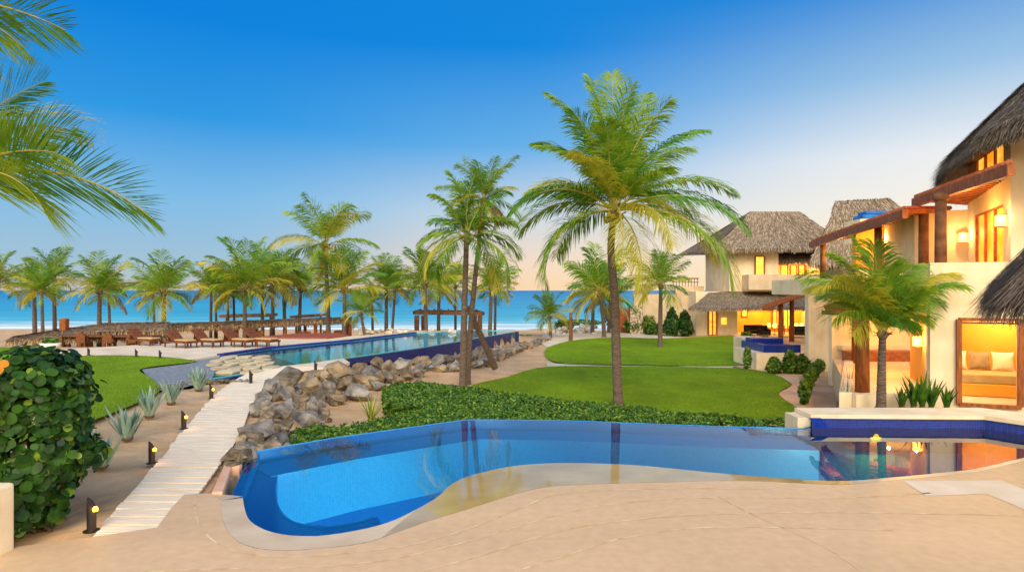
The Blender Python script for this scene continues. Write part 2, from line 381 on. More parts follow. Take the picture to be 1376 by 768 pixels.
def ground(x, y):
    n = noise.noise(Vector((x*.35, y*.35, 0)))*.06
    low = -1.0+(beach(y)+1.0)*sst((y-57)/24)
    e = edge_x(y)
    if e is None: z = low if y > 10 else -1
    else:
        wd = 1.5-1.25*sst((y-25)/4); z = -.09+(low+.09)*sst((x-e+.25*sst((y-25)/4))/wd)
    if y > 52: z = low if x > -3 else beach(y)
    fl = far_left(x)
    if x < -3 and y > fl-.3: z = min(z, -.05+(beach(y)+.05)*sst((y-fl)/2.5))
    if e is not None and x < e+1.5 and y < fl: n *= .5
    z += n
    if pip(x, y, TERR): z = -2.2
    if pip(x, y, POOL2): z = -1.9
    elif pip(x, y, SHAL): z = -.45
    return z
def lin_sp(a, b, s): return list(np.arange(a, b, s))
xs = [-6000, -1500, -500, -250, -150, -100, -75, -58]+lin_sp(-48, -30, 2)+lin_sp(-30, 26, .4)+lin_sp(26, 50, 2)+[55, 70, 100, 160, 300, 800, 6000]
ys = [-300, -60, -20, -5]+lin_sp(0, 64, .4)+lin_sp(64, 100, 1.5)+[104, 115, 140, 200, 400]
V = [(x, y, ground(x, y)) for y in ys for x in xs]; nx = len(xs)
Fc = [(j*nx+i, j*nx+i+1, (j+1)*nx+i+1, (j+1)*nx+i) for j in range(len(ys)-1) for i in range(nx-1)]
m = MB(); m.add(V, Fc); struct(m.build('ground', SAND, smooth=True))

# sea
def seamat():
    m = bpy.data.materials.new('sea'); m.use_nodes = True; nt = m.node_tree; b = nt.nodes['Principled BSDF']
    g = nt.nodes.new('ShaderNodeNewGeometry'); s = nt.nodes.new('ShaderNodeSeparateXYZ'); nt.links.new(g.outputs['Position'], s.inputs[0])
    lg = nt.nodes.new('ShaderNodeMath'); lg.operation = 'LOGARITHM'; lg.inputs[1].default_value = 10; nt.links.new(s.outputs[1], lg.inputs[0])
    mr = nt.nodes.new('ShaderNodeMapRange'); mr.inputs[1].default_value = 1.9; mr.inputs[2].default_value = 3.6; nt.links.new(lg.outputs[0], mr.inputs[0])
    r = nt.nodes.new('ShaderNodeValToRGB'); cr = r.color_ramp
    cr.elements[0].position = 0; cr.elements[0].color = lin('8CCAC8'); cr.elements[1].position = 1; cr.elements[1].color = lin('2074A2')
    for p, c in ((.05, '62BCC6'), (.16, '3AA0B8'), (.4, '2C8EB2'), (.7, '267FA8')):
        e = cr.elements.new(p); e.color = lin(c)
    nt.links.new(mr.outputs[0], r.inputs[0])
    # long swell streaks and foam
    mp = nt.nodes.new('ShaderNodeMapping'); mp.inputs['Scale'].default_value = (.02, .22, 1); nt.links.new(g.outputs['Position'], mp.inputs[0])
    nz = nt.nodes.new('ShaderNodeTexNoise'); nz.inputs['Scale'].default_value = 1.6; nz.inputs['Detail'].default_value = 6; nt.links.new(mp.outputs[0], nz.inputs['Vector'])
    mp2 = nt.nodes.new('ShaderNodeMapping'); mp2.inputs['Scale'].default_value = (.25, .9, 1); nt.links.new(g.outputs['Position'], mp2.inputs[0])
    n2 = nt.nodes.new('ShaderNodeTexNoise'); n2.inputs['Scale'].default_value = 1.2; n2.inputs['Detail'].default_value = 5; nt.links.new(mp2.outputs[0], n2.inputs['Vector'])
    fr = nt.nodes.new('ShaderNodeMapRange'); fr.inputs[1].default_value = 94; fr.inputs[2].default_value = 135; fr.inputs[3].default_value = .52; fr.inputs[4].default_value = 0
    nt.links.new(s.outputs[1], fr.inputs[0])
    th = nt.nodes.new('ShaderNodeMath'); th.operation = 'ADD'; nt.links.new(nz.outputs[0], th.inputs[0]); nt.links.new(fr.outputs[0], th.inputs[1])
    t2 = nt.nodes.new('ShaderNodeMapRange'); t2.inputs[1].default_value = .78; t2.inputs[2].default_value = 1.05; nt.links.new(th.outputs[0], t2.inputs[0])
    mx = nt.nodes.new('ShaderNodeMixRGB'); mx.inputs[2].default_value = lin('DDE4DE')
    nt.links.new(t2.outputs[0], mx.inputs[0]); nt.links.new(r.outputs[0], mx.inputs[1])
    dk = nt.nodes.new('ShaderNodeMixRGB'); dk.blend_type = 'MULTIPLY'; dk.inputs[0].default_value = .55
    rr = nt.nodes.new('ShaderNodeValToRGB'); rr.color_ramp.elements[0].position = .35; rr.color_ramp.elements[1].position = .62; rr.color_ramp.elements[0].color = (.36,.5,.6,1); rr.color_ramp.elements[1].color = (1.25,1.25,1.2,1)
    nt.links.new(nz.outputs[0], rr.inputs[0]); nt.links.new(mx.outputs[0], dk.inputs[1]); nt.links.new(rr.outputs[0], dk.inputs[2])
    nt.links.new(dk.outputs[0], b.inputs['Base Color'])
    b.inputs['Roughness'].default_value = .45; b.inputs['Specular IOR Level'].default_value = .25
    bp = nt.nodes.new('ShaderNodeBump'); bp.inputs['Strength'].default_value = .5; bp.inputs['Distance'].default_value = .4
    nt.links.new(n2.outputs[0], bp.inputs['Height']); nt.links.new(bp.outputs[0], b.inputs['Normal'])
    return m
m = MB(); m.add([(-25000, 80, -2.36), (25000, 80, -2.36), (25000, 25000, -2.36), (-25000, 25000, -2.36)], [(0,1,2,3)]); struct(m.build('sea', seamat()))

# lawns
def drape(poly, name, mt, dz=.03, step=.5, z=None):
    xs_ = [p[0] for p in poly]; ys_ = [p[1] for p in poly]
    bm = bmesh.new(); vs = [bm.verts.new((p[0], p[1], 0)) for p in poly]; f = bm.faces.new(vs)
    bmesh.ops.triangulate(bm, faces=[f])
    if z is None:
        for axis, lo, hi in ((0, min(xs_), max(xs_)), (1, min(ys_), max(ys_))):
            t = lo+step
            while t < hi:
                co = [0,0,0]; co[axis] = t; no = [0,0,0]; no[axis] = 1
                bmesh.ops.bisect_plane(bm, geom=bm.verts[:]+bm.edges[:]+bm.faces[:], plane_co=co, plane_no=no); t += step
    for v in bm.verts: v.co.z = (ground(v.co.x, v.co.y) if z is None else z)+dz
    for f in bm.faces:
        if f.normal.z < 0: f.normal_flip()
    bmesh.ops.recalc_face_normals(bm, faces=bm.faces)
    me = bpy.data.meshes.new(name); bm.to_mesh(me); bm.free(); me.materials.append(mt)
    if me.polygons and me.polygons[0].normal.z < 0: me.flip_normals()
    o = bpy.data.objects.new(name, me); COL.objects.link(o); return o
ig = lambda pts, z: [(P(x, y, z)[0], P(x, y, z)[1]) for x, y in pts]
LAWN_A = smooth_poly([(*p, 0) for p in ig([(733,480),(738,467),(775,457.5),(830,454),(890,455.5),(960,452.5),(1008,451),(1013,462),(1009,478),(998,491.5),(900,492.5),(800,491),(752,489)], -1)], 4)
LAWN_B = smooth_poly([(*p, 0) for p in ig([(630,523),(680,508.5),(735,494),(850,493.5),(985,495.5),(1035,503),(1062,517),(1046,530),(1068,548),(1084,562),(960,571),(700,556)], -1)], 4)
LAWN_L = smooth_poly([(*p, 0) for p in ig([(-160,478.5),(15,482),(122,477.5),(200,478.5),(257,483.5),(256,487),(190,495.5),(203,508),(215,523),(197,536),(131,563),(60,585),(-60,610),(-250,600),(-300,500)], 0)], 4)
LAWN_F = ig([(-120,468),(-10,466.5),(42,466),(60,471.2),(16,481),(-150,477)], 0)
struct(drape(LAWN_A, 'lawn', GRASS, .06, z=-.98)); struct(drape(LAWN_B, 'lawn', GRASS, .05, z=-.98))
struct(drape(LAWN_L, 'lawn', GRASS, .02, z=0.0)); struct(drape(LAWN_F, 'lawn', GRASS, .012, z=0.0))
def tufts(polys, n, hgt, name):                   # short blades over the lawns
    rng = np.random.default_rng(5); pts = []
    for poly, z, w in polys:
        x0, x1 = min(p[0] for p in poly), max(p[0] for p in poly); y0, y1 = min(p[1] for p in poly), max(p[1] for p in poly)
        c = 0
        while c < n*w:
            x, y = rng.uniform(x0, x1), y0+(y1-y0)*rng.uniform(0, 1)**1.5
            if pip(x, y, poly): pts.append((x, y, z)); c += 1
    p = np.array(pts); k = len(p); a = rng.uniform(0, 6.28, k); w = rng.uniform(.008, .02, k)*(1+p[:,1]/30); h = rng.uniform(.5, 1.2, k)*hgt
    d = np.stack([np.cos(a), np.sin(a), a*0], 1)*w[:,None]; l = rng.normal(0, .4, (k, 2))*h[:,None]
    t = p+np.stack([l[:,0], l[:,1], h], 1)
    V = np.stack([p-d, p+d, t+d*.15, t-d*.15], 1).reshape(-1, 3)
    struct(nbuild(name, V, np.arange(k*4).reshape(-1, 4), [leafmat('grass blade', '5E800E', '88A61C', .3, scale=1.5), leafmat('grass blade dark', '4E6E0A', '6A8A12', .3, scale=1.5)], mi=rng.integers(0, 2, k)), 'stuff')
tufts([(LAWN_L, .01, 1.0), (LAWN_B, -.94, 1.0), (LAWN_A, -.93, .7), (LAWN_F, 0.0, .1)], 30000, .028, 'grass')

# pale paths on the lower garden
struct(drape(ig([(985,493.5),(1000,491.5),(900,493),(800,491.5),(752,489.5),(735,487),(735,494),(850,496),(985,497.5)], -1), 'path', LDECK, .035, z=-.99))
struct(drape(smooth_poly([(*p, 0) for p in ig([(990,494),(1010,492),(1060,496),(1085,503),(1083,530),(1090,556),(1072,552),(1046,531),(1064,517),(1030,503)], -1)], 4), 'path', SANDPATH, .03, z=-.985))
struct(drape(ig([(1072,505),(1132,500),(1124,548),(1085,556),(1080,530)], -1), 'driveway', mat('driveway sand concrete', 'A88660', 'C2A078', rough=.9, scale=.8, bump=.2), .045, z=-.985))
struct(drape(ig([(730,449),(840,447),(935,455),(890,458),(830,455.5),(775,459),(735,467),(725,460)], -1), 'path', LDECK, .03, z=-.985))

# ================================================================== TERRACE + POOL 1
ZW = -.045
INNER = [(326.4,666.4),(329,682),(336,697),(357,709.5),(385,716),(410,717.3),(437,716.5),(489,708),(525,698),(552,685.6),(587,666),(611,645.5),(646,633),(698,623),(760,620),(840,622),(900,627),(960,633),(1020,638),(1073,641.5),(1134,644),(1200,639),(1255,634),(1315,627),(1376,613),(1450,600)]
INW = [P(x, y, 0) for x, y in INNER]
INW = smooth_poly([tuple(v) for v in INW], 4, closed=False)
BACK = [P(1460,590,0), Vector((11.75, 12.9, 0)), P(1318,574,0), P(1100,573.5,0)]
FARE = [P(1080,573), P(960,570), P(760,562.3), P(629,561.3), P(454,585), P(337.5,604.6), P(310,664.6)]
RC = [Vector((12.1, 12.5, 0)), Vector((10.80, 14.45, 0)), Vector((6.9, 14.6, 0))]
POOLOUT = [Vector(v) for v in INW] + RC + FARE
poolxy = [(p[0], p[1]) for p in POOLOUT]
# terrace slab: a sheet with the pool's inner line cut out
OUTER = [(248,663.5),(230,682),(211,708),(115,722),(27,733),(-200,760)]
tp = [P(x, y) for x, y in OUTER]+[Vector((-13, 5, 0)), Vector((-13, -12, 0)), Vector((32, -12, 0)), Vector((32, 10.2, 0)), Vector((13.5, 10.2, 0))]
# ribbon of coping between INW (pool side) and outer coping line
COUT = [(298,672),(300,700),(314,722),(340,735),(380,739),(420,737),(489,729),(540,712),(580,698),(620,686),(664,672),(700,661),(733,654),(760,651.5),(820,649),(900,647),(960,645.5),(1020,646),(1073,648.5),(1134,650.5),(1200,645),(1255,640),(1315,633),(1376,619),(1450,606)]
COW = smooth_poly([tuple(P(x, y)) for x, y in COUT], 4, closed=False)
def ribbon(A, B, za, zb, name, mt, z=None):
    n = min(len(A), len(B)); m = MB()
    vs = [(a[0], a[1], za) for a in A[:n]]+[(b[0], b[1], zb) for b in B[:n]]
    m.add(vs, [(i, i+1, n+i+1, n+i) for i in range(n-1)]); o = m.build(name, mt, smooth=True)
    if o.data.polygons[0].normal.z < 0: o.data.flip_normals()
    return o
def resamp(L, n):
    L = [Vector(p) for p in L]; d = [0]
    for a, b in zip(L, L[1:]): d.append(d[-1]+(b-a).length)
    out = []; j = 0
    for k in range(n):
        t = d[-1]*k/(n-1)
        while j < len(d)-2 and d[j+1] < t: j += 1
        out.append(L[j].lerp(L[j+1], (t-d[j])/max(1e-6, d[j+1]-d[j])))
    return out
# slab polygon = outer boundary then back along the coping outer line
slab = [(p[0], p[1]) for p in tp]+[(p[0], p[1]) for p in reversed(COW)]+[(P(283,662)[0], P(283,662)[1])]
_m = MB(); _m.sheet(slab, 0.0); struct(_m.build('terrace', DECK))
m = MB()   # terrace side faces on the left, down to the sand
tpl = [P(x, y) for x, y in OUTER]+[Vector((-13, 5, 0))]
for a, b in zip(tpl, tpl[1:]): m.add([(a[0], a[1], -.004), (b[0], b[1], -.004), (b[0], b[1], -.8), (a[0], a[1], -.8)], [(0,1,2,3)])
struct(m.build('terrace_edge', DECK))
nI = 120; A = resamp(INW, nI); B = []
for a in A:   # nearest parameter on COW keeps the quads short
    pass
B = resamp(COW, nI)
# split: dry coping at left (k<46) and right, wet ledge in the middle
def seg(i0, i1, name, mt): return struct(ribbon(A[i0:i1+1], B[i0:i1+1], -.02, .002, name, mt))
kw = [i for i, a in enumerate(A)]
def idx_near(px, py):
    t = P(px, py); return min(range(nI), key=lambda i: (A[i]-t).length)
i1, i2 = idx_near(560, 682), idx_near(1134, 644)
seg(0, i1, 'coping', COPE); seg(i1, i2, 'wet_ledge', WET); seg(i2, nI-1, 'coping', COPE)
a0, b0 = INW[0], COW[0]
m = MB(); m.add([P(310,664.6,-.02), P(326.4,666.4,-.02), (COW[0][0], COW[0][1], .002), P(283,662,.002)], [(0,1,2,3)]); struct(m.build('coping', COPE))

pool = thing('infinity_pool', 'curving blue tiled infinity pool in front of the terrace', 'pool', (2, 12, -1.3))
# inner wall, floor, bench, steps
wl = [(p[0], p[1]) for p in POOLOUT]; n = len(wl); m = MB()
v = [(x, y, -.03) for x, y in wl]+[(x, y, -1.35) for x, y in wl]
m.add(v, [(i, (i+1)%n, n+(i+1)%n, n+i) for i in range(n)]); m.build('pool_wall', POOLT, pool)
m = MB(); m.sheet(wl, -1.33); m.build('pool_floor', POOLT, pool)
def inset(line, d):     # shift a polyline inwards (to the right when walking)
    out = []
    for i, p in enumerate(line):
        a = line[max(0, i-1)]; b = line[min(len(line)-1, i+1)]; t = (Vector(b)-Vector(a)); t.z = 0; t.normalize()
        out.append(Vector(p)+Vector((-t.y, t.x, 0))*d)
    return out
# bench along the infinity edge (FARE runs right -> left; inside is towards the camera)
fe = [Vector((p[0], p[1], 0)) for p in FARE[:-1]]; fi = inset(fe, .95)
m = MB()
for a, b, c, d in zip(fe, fe[1:], fi[1:], fi):
    m.add([(a[0],a[1],-.30),(b[0],b[1],-.30),(c[0],c[1],-.30),(d[0],d[1],-.30)], [(0,1,2,3)])
    m.add([(d[0],d[1],-.30),(c[0],c[1],-.30),(c[0],c[1],-1.33),(d[0],d[1],-1.33)], [(0,1,2,3)])
m.build('bench', POOLL, pool)
# steps at the rounded left end: narrow rim shelf, wide first step, both with pale nosing
def shelf(line_px, z, w, outer, depth, nm):
    inner = smooth_poly([tuple(P(x, y, z)) for x, y in line_px], 6, closed=False); n = 30
    I = resamp(inner, n); O = resamp(outer, n); mm = MB(); m3 = MB()
    for i in range(n-1):
        a_, b_, c_, d_ = O[i], O[i+1], I[i+1], I[i]
        mm.add([(q[0], q[1], z) for q in (a_, b_, c_, d_)], [(0,1,2,3)]); mm.add([(d_[0],d_[1],z), (c_[0],c_[1],z), (c_[0],c_[1],z-depth), (d_[0],d_[1],z-depth)], [(0,1,2,3)])
        u, v_ = (O[i]-I[i]), (O[i+1]-I[i+1]); u.z = v_.z = 0; u = u.normalized()*w if u.length > w else u; v_ = v_.normalized()*w if v_.length > w else v_
        m3.add([(q[0], q[1], z+.004) for q in (d_, c_, c_+v_, d_+u)], [(0,1,2,3)])
    mm.build(nm, POOLT, pool); m3.build('step_nosing', POOLL, pool)
shelf([(352,603),(340,630),(330,655),(329,668)], -.10, .07, [P(337.5,604.6), P(328,626), P(318,648), P(310,664.6)], 1.2, 'rim_shelf')
shelf([(384,597),(375,630),(371,660),(377,684),(395,700),(430,706),(470,702),(505,692)], -.32, .09, [P(340,603.5), P(326,640)]+[Vector(p) for p in INW[:34]], 1.0, 'step')
# outer overflow wall
fo = inset(fe, -.13)
m = MB()
for a, b, c, d in zip(fe, fe[1:], fo[1:], fo):
    m.add([(a[0],a[1],-.05),(b[0],b[1],-.05),(c[0],c[1],-.055),(d[0],d[1],-.055)], [(0,1,2,3)])
    m.add([(d[0],d[1],-.055),(c[0],c[1],-.055),(c[0],c[1],-1.5),(d[0],d[1],-1.5)], [(0,1,2,3)])
m.build('overflow_wall', POOLL, pool)
# raised back wall with its coping on the right
bw = [P(1080,572), Vector((7.0, 14.55, 0)), Vector((10.75, 14.4, 0)), Vector((12.2, 12.3, 0)), Vector((13.6, 10.2, 0))]
bo = [Vector((7.0, 15.3, 0)), Vector((7.0, 15.3, 0)), Vector((11.35, 15.3, 0)), Vector((13.3, 12.8, 0)), Vector((14.6, 10.4, 0))]
m = MB(); m2 = MB()
rim_i = [Vector((6.85, 14.5, 0)), Vector((10.72, 14.36, 0)), Vector((12.17, 12.26, 0)), Vector((13.6, 10.1, 0))]
rim_o = [Vector((6.85, 15.35, 0)), Vector((11.35, 15.35, 0)), Vector((13.4, 12.9, 0)), Vector((15.0, 10.3, 0))]
for a, b, c, d in zip(rim_i, rim_i[1:], rim_o[1:], rim_o):
    q = [(a[0],a[1]),(b[0],b[1]),(c[0],c[1]),(d[0],d[1])]
    m.prism(q, .17, .26)
m.build('raised_coping', STUCCO, pool)
ri = inset(rim_i, 0); n = len(rim_i); m = MB()
for a, b in zip(rim_i, rim_i[1:]):
    a = a+Vector((.04,.04,0)); b = b+Vector((.04,.04,0))
    m.add([(a[0],a[1],-.6),(b[0],b[1],-.6),(b[0],b[1],.168),(a[0],a[1],.168)], [(0,1,2,3)])
m.build('waterline_tile', POOLN, pool)
m = MB()
for a, b in zip(rim_o, rim_o[1:]): m.add([(a[0]-.05,a[1]-.05,-1.3),(b[0]-.05,b[1]-.05,-1.3),(b[0]-.05,b[1]-.05,.168),(a[0]-.05,a[1]-.05,.168)], [(0,1,2,3)])
m.prism([(6.6,14.62),(6.9,14.62),(6.9,15.3),(6.6,15.3)], -1.2, .16)
m.build('rear_wall', STUCCO, pool)
m = MB(); m.add([Q(1087,561,14.34), Q(1103,561,14.34), Q(1114,575,14.0), Q(1096,575,14.0)], [(3,2,1,0)]); m.build('spill_slope', POOLN, pool)
m = MB(); m.sheet([(p[0], p[1]) for p in POOLOUT], ZW); o = struct(m.build('pool_water', WATER))
# catch basin on the left
m = MB(); c0, c1, c2 = P(284,664), P(301,627), P(326,625)
m.prism([(c0[0],c0[1]),(c1[0],c1[1]),(c1[0]+.14,c1[1]+.0),(c0[0]+.16,c0[1]+.02)], -.9, .04)
m.prism([(c1[0]+.141,c1[1]),(c2[0],c2[1]),(c2[0],c2[1]-.13),(c1[0]+.141,c1[1]-.13)], -.9, .038)
tag(m.build('catch_basin', mat('pink plaster', 'C89A7C', 'D8AE90', rough=.8), bevel=.02), 'low pink plaster overflow channel at the left corner of the infinity pool', 'channel')
# pool lights
def plight(px, py, z, col, power, label, mt, rx, r=.09, off=(0, -.1, 0)):
    p = P(px, py, z); t = thing('pool_light', label, 'pool light', tuple(p))
    m = MB(); n = 16; ax = Vector(off).normalized(); up = Vector((0,1,0)) if ax.z > .9 else Vector((0,0,1)); s_ = ax.cross(up).normalized()
    for k, (ra, da) in enumerate(((r*1.25, 0), (r*1.25, .02), (r, .022))):
        m.v += [tuple(p+(s_*math.cos(2*math.pi*j/n)+up*math.sin(2*math.pi*j/n))*ra+ax*da) for j in range(n)]
    m.f += [(i*n+j, i*n+(j+1)%n, (i+1)*n+(j+1)%n, (i+1)*n+j) for i in range(2) for j in range(n)]; m.m = [0]*len(m.f)
    m.build('rim', BLACK, t)
    m = MB(); m.v = [tuple(p+(s_*math.cos(2*math.pi*j/n)+up*math.sin(2*math.pi*j/n))*r+ax*.023) for j in range(n)]; m.f = [tuple(range(n))]; m.m = [0]; m.build('lens', mt, t)
    lamp('lamp', p+ax*.15, power, col, .015, t); return t

# terrace joints, paving patch
def joint(pts, w=.013):
    L = smooth_poly([tuple(P(x, y)) for x, y in pts], 8, closed=False); m = JM
    for i in range(len(L)-1):
        a, b = L[i], L[i+1]; d = (b-a).normalized(); s_ = Vector((-d.y, d.x, 0))*w*(.7+.6*R.random())
        m.add([a-s_, b-s_, b+s_, a+s_], [(0,1,2,3)])
JM = MB()
joint([(262,664),(263,690),(275,715),(310,738),(380,748),(470,742),(560,730),(640,706),(700,682),(760,662),(900,656),(1050,657)])
joint([(180,768),(300,764),(400,762),(520,752),(640,724),(740,694),(830,676),(960,668),(1120,669),(1250,662)])
joint([(560,768),(640,748),(720,722),(800,704),(930,692),(1100,688),(1376,692)])
joint([(690,768),(760,746),(840,722),(960,708),(1200,712)])
joint([(960,664),(1010,690),(1100,730),(1160,768)], .008)
o = JM.build('terrace_joints', JOINT); o.location.z = .004; struct(o)
m = MB(); m.sheet([P(1214,646), P(1345,645), P(1376,657), P(1500,690), P(1500,720), P(1376,684), P(1326,663), P(1245,666)], .004); struct(m.build('paving_patch', PATCH))

# ================================================================== BOARDWALK
bl = [(118,722),(168,668),(203,626),(246,578),(283,537),(318,507),(340,498),(400,495),(423,500)]
bl_l = smooth_poly([tuple(P(x, y)) for x, y in [(100,742),(135,706),(170,668),(208,624),(247,576),(285,533),(312,512),(340,498),(378,492)]], 10, closed=False)
bl_r = smooth_poly([tuple(P(x, y)) for x, y in [(205,742),(232,706),(262,668),(294,624),(322,583),(338,545),(358,517),(392,500),(440,494)]], 10, closed=False)
nP = 60; Lq = resamp(bl_l, nP+1); Rq = resamp(bl_r, nP+1); m = MB()
for i in range(nP):
    a, b, c, d = Lq[i], Rq[i], Rq[i+1], Lq[i+1]
    g = .075; a2 = a.lerp(d, g); d2 = d.lerp(a, g); b2 = b.lerp(c, g); c2 = c.lerp(b, g)
    e = R.uniform(-.03, .03); a2 += (a-b).normalized()*e; d2 += (a-b).normalized()*e
    z = R.uniform(-.004, .004)
    m.prism([a2, b2, c2, d2], -.045+z, -.008+z)
struct(m.build('boardwalk', PLANK))
m = MB()
for i in range(nP):
    a, b, c, d = [q.copy() for q in (Lq[i], Rq[i], Rq[i+1], Lq[i+1])]; a += (b-a)*.04; d += (c-d)*.04; b -= (b-a)*.04; c -= (c-d)*.04
    m.add([(q[0], q[1], -.04) for q in (a, b, c, d)], [(0,1,2,3)])
struct(m.build('boardwalk_gap_shade', WOODD))  # dark sheet added under the planks, its colour gives the gaps their shade
m = MB()
m.prism([P(x, y) for x, y in ((378,492),(440,494),(470,487),(462,481.5),(423,487))], -.1, .010); struct(m.build('pool_walk', LDECK))

# ================================================================== LAP POOL 2
lap = thing('lap_pool', 'long dark blue tiled lap pool raised above the sandy garden', 'pool', (-5, 38, -1))
near = [P(284,508), P(380,493), P(474,479), P(567,466), P(692.5,445)]
farr = [P(627,442), P(560,447.5), P(475,458), P(364,468.5), P(300,478)]
outl = near+farr; pl = [(p[0], p[1]) for p in outl]; n = len(pl)
m = MB(); v = [(x, y, 0.0) for x, y in pl]+[(x, y, -1.3) for x, y in pl]; m.add(v, [(i, (i+1)%n, n+(i+1)%n, n+i) for i in range(n)]); m.build('pool_wall', POOLL, lap)
m = MB(); m.sheet(pl, -1.28); m.build('pool_floor', POOLL, lap)
m = MB(); no = inset(near, -.28)
no = [Vector((p[0], p[1], 0)) for p in no]; no2 = inset(near, .28)
ow = no if no[2].x > near[2].x else no2
ow[-1] = P(694.5,444.6); ow = [Vector((p[0], p[1], 0)) for p in ow]
for a, b, c, d in zip(near, near[1:], ow[1:], ow):
    m.prism([(a[0],a[1]),(b[0],b[1]),(c[0],c[1]),(d[0],d[1])], -1.7, -.03)
m.prism([(near[-1][0],near[-1][1]),(ow[-1][0]+.15,ow[-1][1]),(farr[0][0]+.1,farr[0][1]+.25),(farr[0][0],farr[0][1])], -1.7, -.031)
m.build('overflow_wall', POOLW, lap)
m = MB(); fr_ = inset(farr, .35); fr2 = inset(farr, -.35); fr_ = fr_ if fr_[2].y > farr[2].y else fr2
for a, b, c, d in list(zip(farr, farr[1:], fr_[1:], fr_))[1:]:
    m.prism([(a[0],a[1]),(b[0],b[1]),(c[0],c[1]),(d[0],d[1])], -.3, .10)
m.build('raised_rim', POOLN, lap)
m = MB(); m.sheet(pl, -.035); struct(m.build('pool_water', WATER2))
sh = [P(x, y) for x, y in ((190,495),(256,487.3),(263,483.3),(300,478),(284,508),(284,510),(248,519),(213,523),(200,507))]
m = MB(); m.sheet(sh, -.02); m.build('shallow_bed', GREYT, lap)
m = MB(); mid = [P(x, y) for x, y in ((300,477.5),(364,468.5),(372,478),(408,489),(380,493),(284,508))]
m.sheet(mid, -.10); m.build('tanning_ledge', GREYT, lap)
lapl = thing('pool_light', 'yellow glowing underwater lamp at the far rim of the lap pool', 'pool light', tuple(P(392, 466.5, 0)))
m = MB(); m.lathe(P(386, 467.5, -.3), [(.0,0),(.16,0),(.16,.05),(.0,.06)], 12); m.build('lens', LAMP, lapl)
lamp('lamp', P(388, 469, -.15), 160, (1,.75,.3), .15, lapl)
# stepping stones
k = 0
for row, (yy, x0, x1, nn) in enumerate(((479.3, 296, 362, 3), (483.8, 283, 364, 4), (488.6, 278, 368, 4), (493.6, 284, 374, 4), (498.8, 292, 352, 2))):
    for c in range(nn):
        px = x0+(x1-x0)*(c+.5)/nn+R.uniform(-1.5, 1.5); p = P(px, yy+R.uniform(-.5, .5)); w = (x1-x0)/nn*.5*p.y/F*.96; d_ = .62
        ang = sorted(R.uniform(-.25, .25)+2*math.pi*j/8 for j in range(8)); m = MB()
        poly = [(p.x+w*math.cos(a)*R.uniform(.85, 1.1), p.y+d_*math.sin(a)*R.uniform(.85, 1.15)) for a in ang]
        m.prism(poly, -.11, .03)
        tag(m.build('stepping_stone', SLAB, bevel=.02), ('%s flat stepping stone from the left, %s row in the shallow water' % (['first','second','third','fourth','fifth'][c], ['farthest','second farthest','middle','second nearest','nearest'][row])), 'stone', 'stepping stones in the shallow end'); k += 1

# lounge deck
dk = [P(x, y) for x, y in ((15,481.6),(70,477.6),(122,477),(200,478.5),(257,483),(300,477.2),(364,467.8),(475,457.3),(560,447))]+[Vector((-6.6,49,0)), P(500,449.5), P(470,451.8), P(350,455), P(178,464), P(61,471)]
m = MB(); m.prism(dk, -.35, .02); struct(m.build('lounge_deck', LDECK))
# pale ledge along the foot of the lap pool
m = MB(); lo_ = [Vector((ow[i][0], ow[i][1], 0)) for i in (2, 3, 4)]; m.prism([(lo_[0][0]+.05,lo_[0][1]),(lo_[1][0],lo_[1][1]),(lo_[2][0]+.1,lo_[2][1]),(lo_[2][0]+1.4,lo_[2][1]-.8),(lo_[1][0]+1.2,lo_[1][1]-.6),(lo_[0][0]+1.0,lo_[0][1]-.5)], -1.3, -.9); struct(m.build('pool_ledge', LDECK))

# ================================================================== BOLLARDS
def bollard(loc, h, label, lit, r=.055):
    t = thing('bollard_light', label, 'path light', tuple(loc), 'low bollard lights along the paths')
    m = MB(); n = 14; top = [h-.05+.1*math.cos(2*math.pi*j/n) for j in range(n)]
    x, y, z = loc
    m.v = [(x+r*math.cos(2*math.pi*j/n), y+r*math.sin(2*math.pi*j/n), z) for j in range(n)]+[(x+r*math.cos(2*math.pi*j/n), y+r*math.sin(2*math.pi*j/n), z+h-.05-.09*math.cos(2*math.pi*j/n)) for j in range(n)]
    m.f = [(j, (j+1)%n, n+(j+1)%n, n+j) for j in range(n)]+[tuple(range(n, 2*n))]; m.m = [0]*len(m.f)
    m.build('post', BLACK, t)
    m = MB(); m.lathe((x+r*1.0, y-.01, z+h-.14), [(.0,0),(.03,.005),(.035,.03),(.02,.06),(0,.065)], 10); m.build('lens', LAMP if lit else BLACK, t)
    if lit: lamp('lamp', (x+r+.08, y-.08, z+h-.1), 1.6, (1,.55,.18), .04, t)
    m = MB(); m.lathe((x, y, z), [(r*1.8,0),(r*1.8,.012),(r,.014)], 14); m.build('base', BLACK, t)
for (px, py, h, lit, lb) in ((123,713,.40,1,'dark bollard light with warm glow, nearest to the terrace corner'), (204,622,.36,1,'dark bollard light with warm glow beside the middle of the boardwalk'), (247,576,.38,1,'third dark bollard light from the terrace along the boardwalk'), (284,535,.37,1,'fourth dark bollard light from the terrace, by the agaves'), (337,515,.42,0,'unlit dark bollard beside the shallow end of the lap pool'), (424,500,.42,0,'unlit dark bollard where the boardwalk meets the rock heap'), (119,477,.33,0,'small bollard on the lawn edge in front of the palapa'), (183,479,.33,0,'small bollard on the lawn edge, middle one of three'), (215,480.5,.33,0,'small bollard on the lawn edge nearest the shallow pool')):
    bollard(P(px, py, -.02 if py > 490 else .02), h, lb, lit)
for (px, py, lb) in ((672,470,'small dark bollard on the ledge at the foot of the lap pool, right one'), (628,484,'small dark bollard on the ledge at the foot of the lap pool, left one')):
    bollard(P(px, py, -.98), .32, lb, 0, .05)

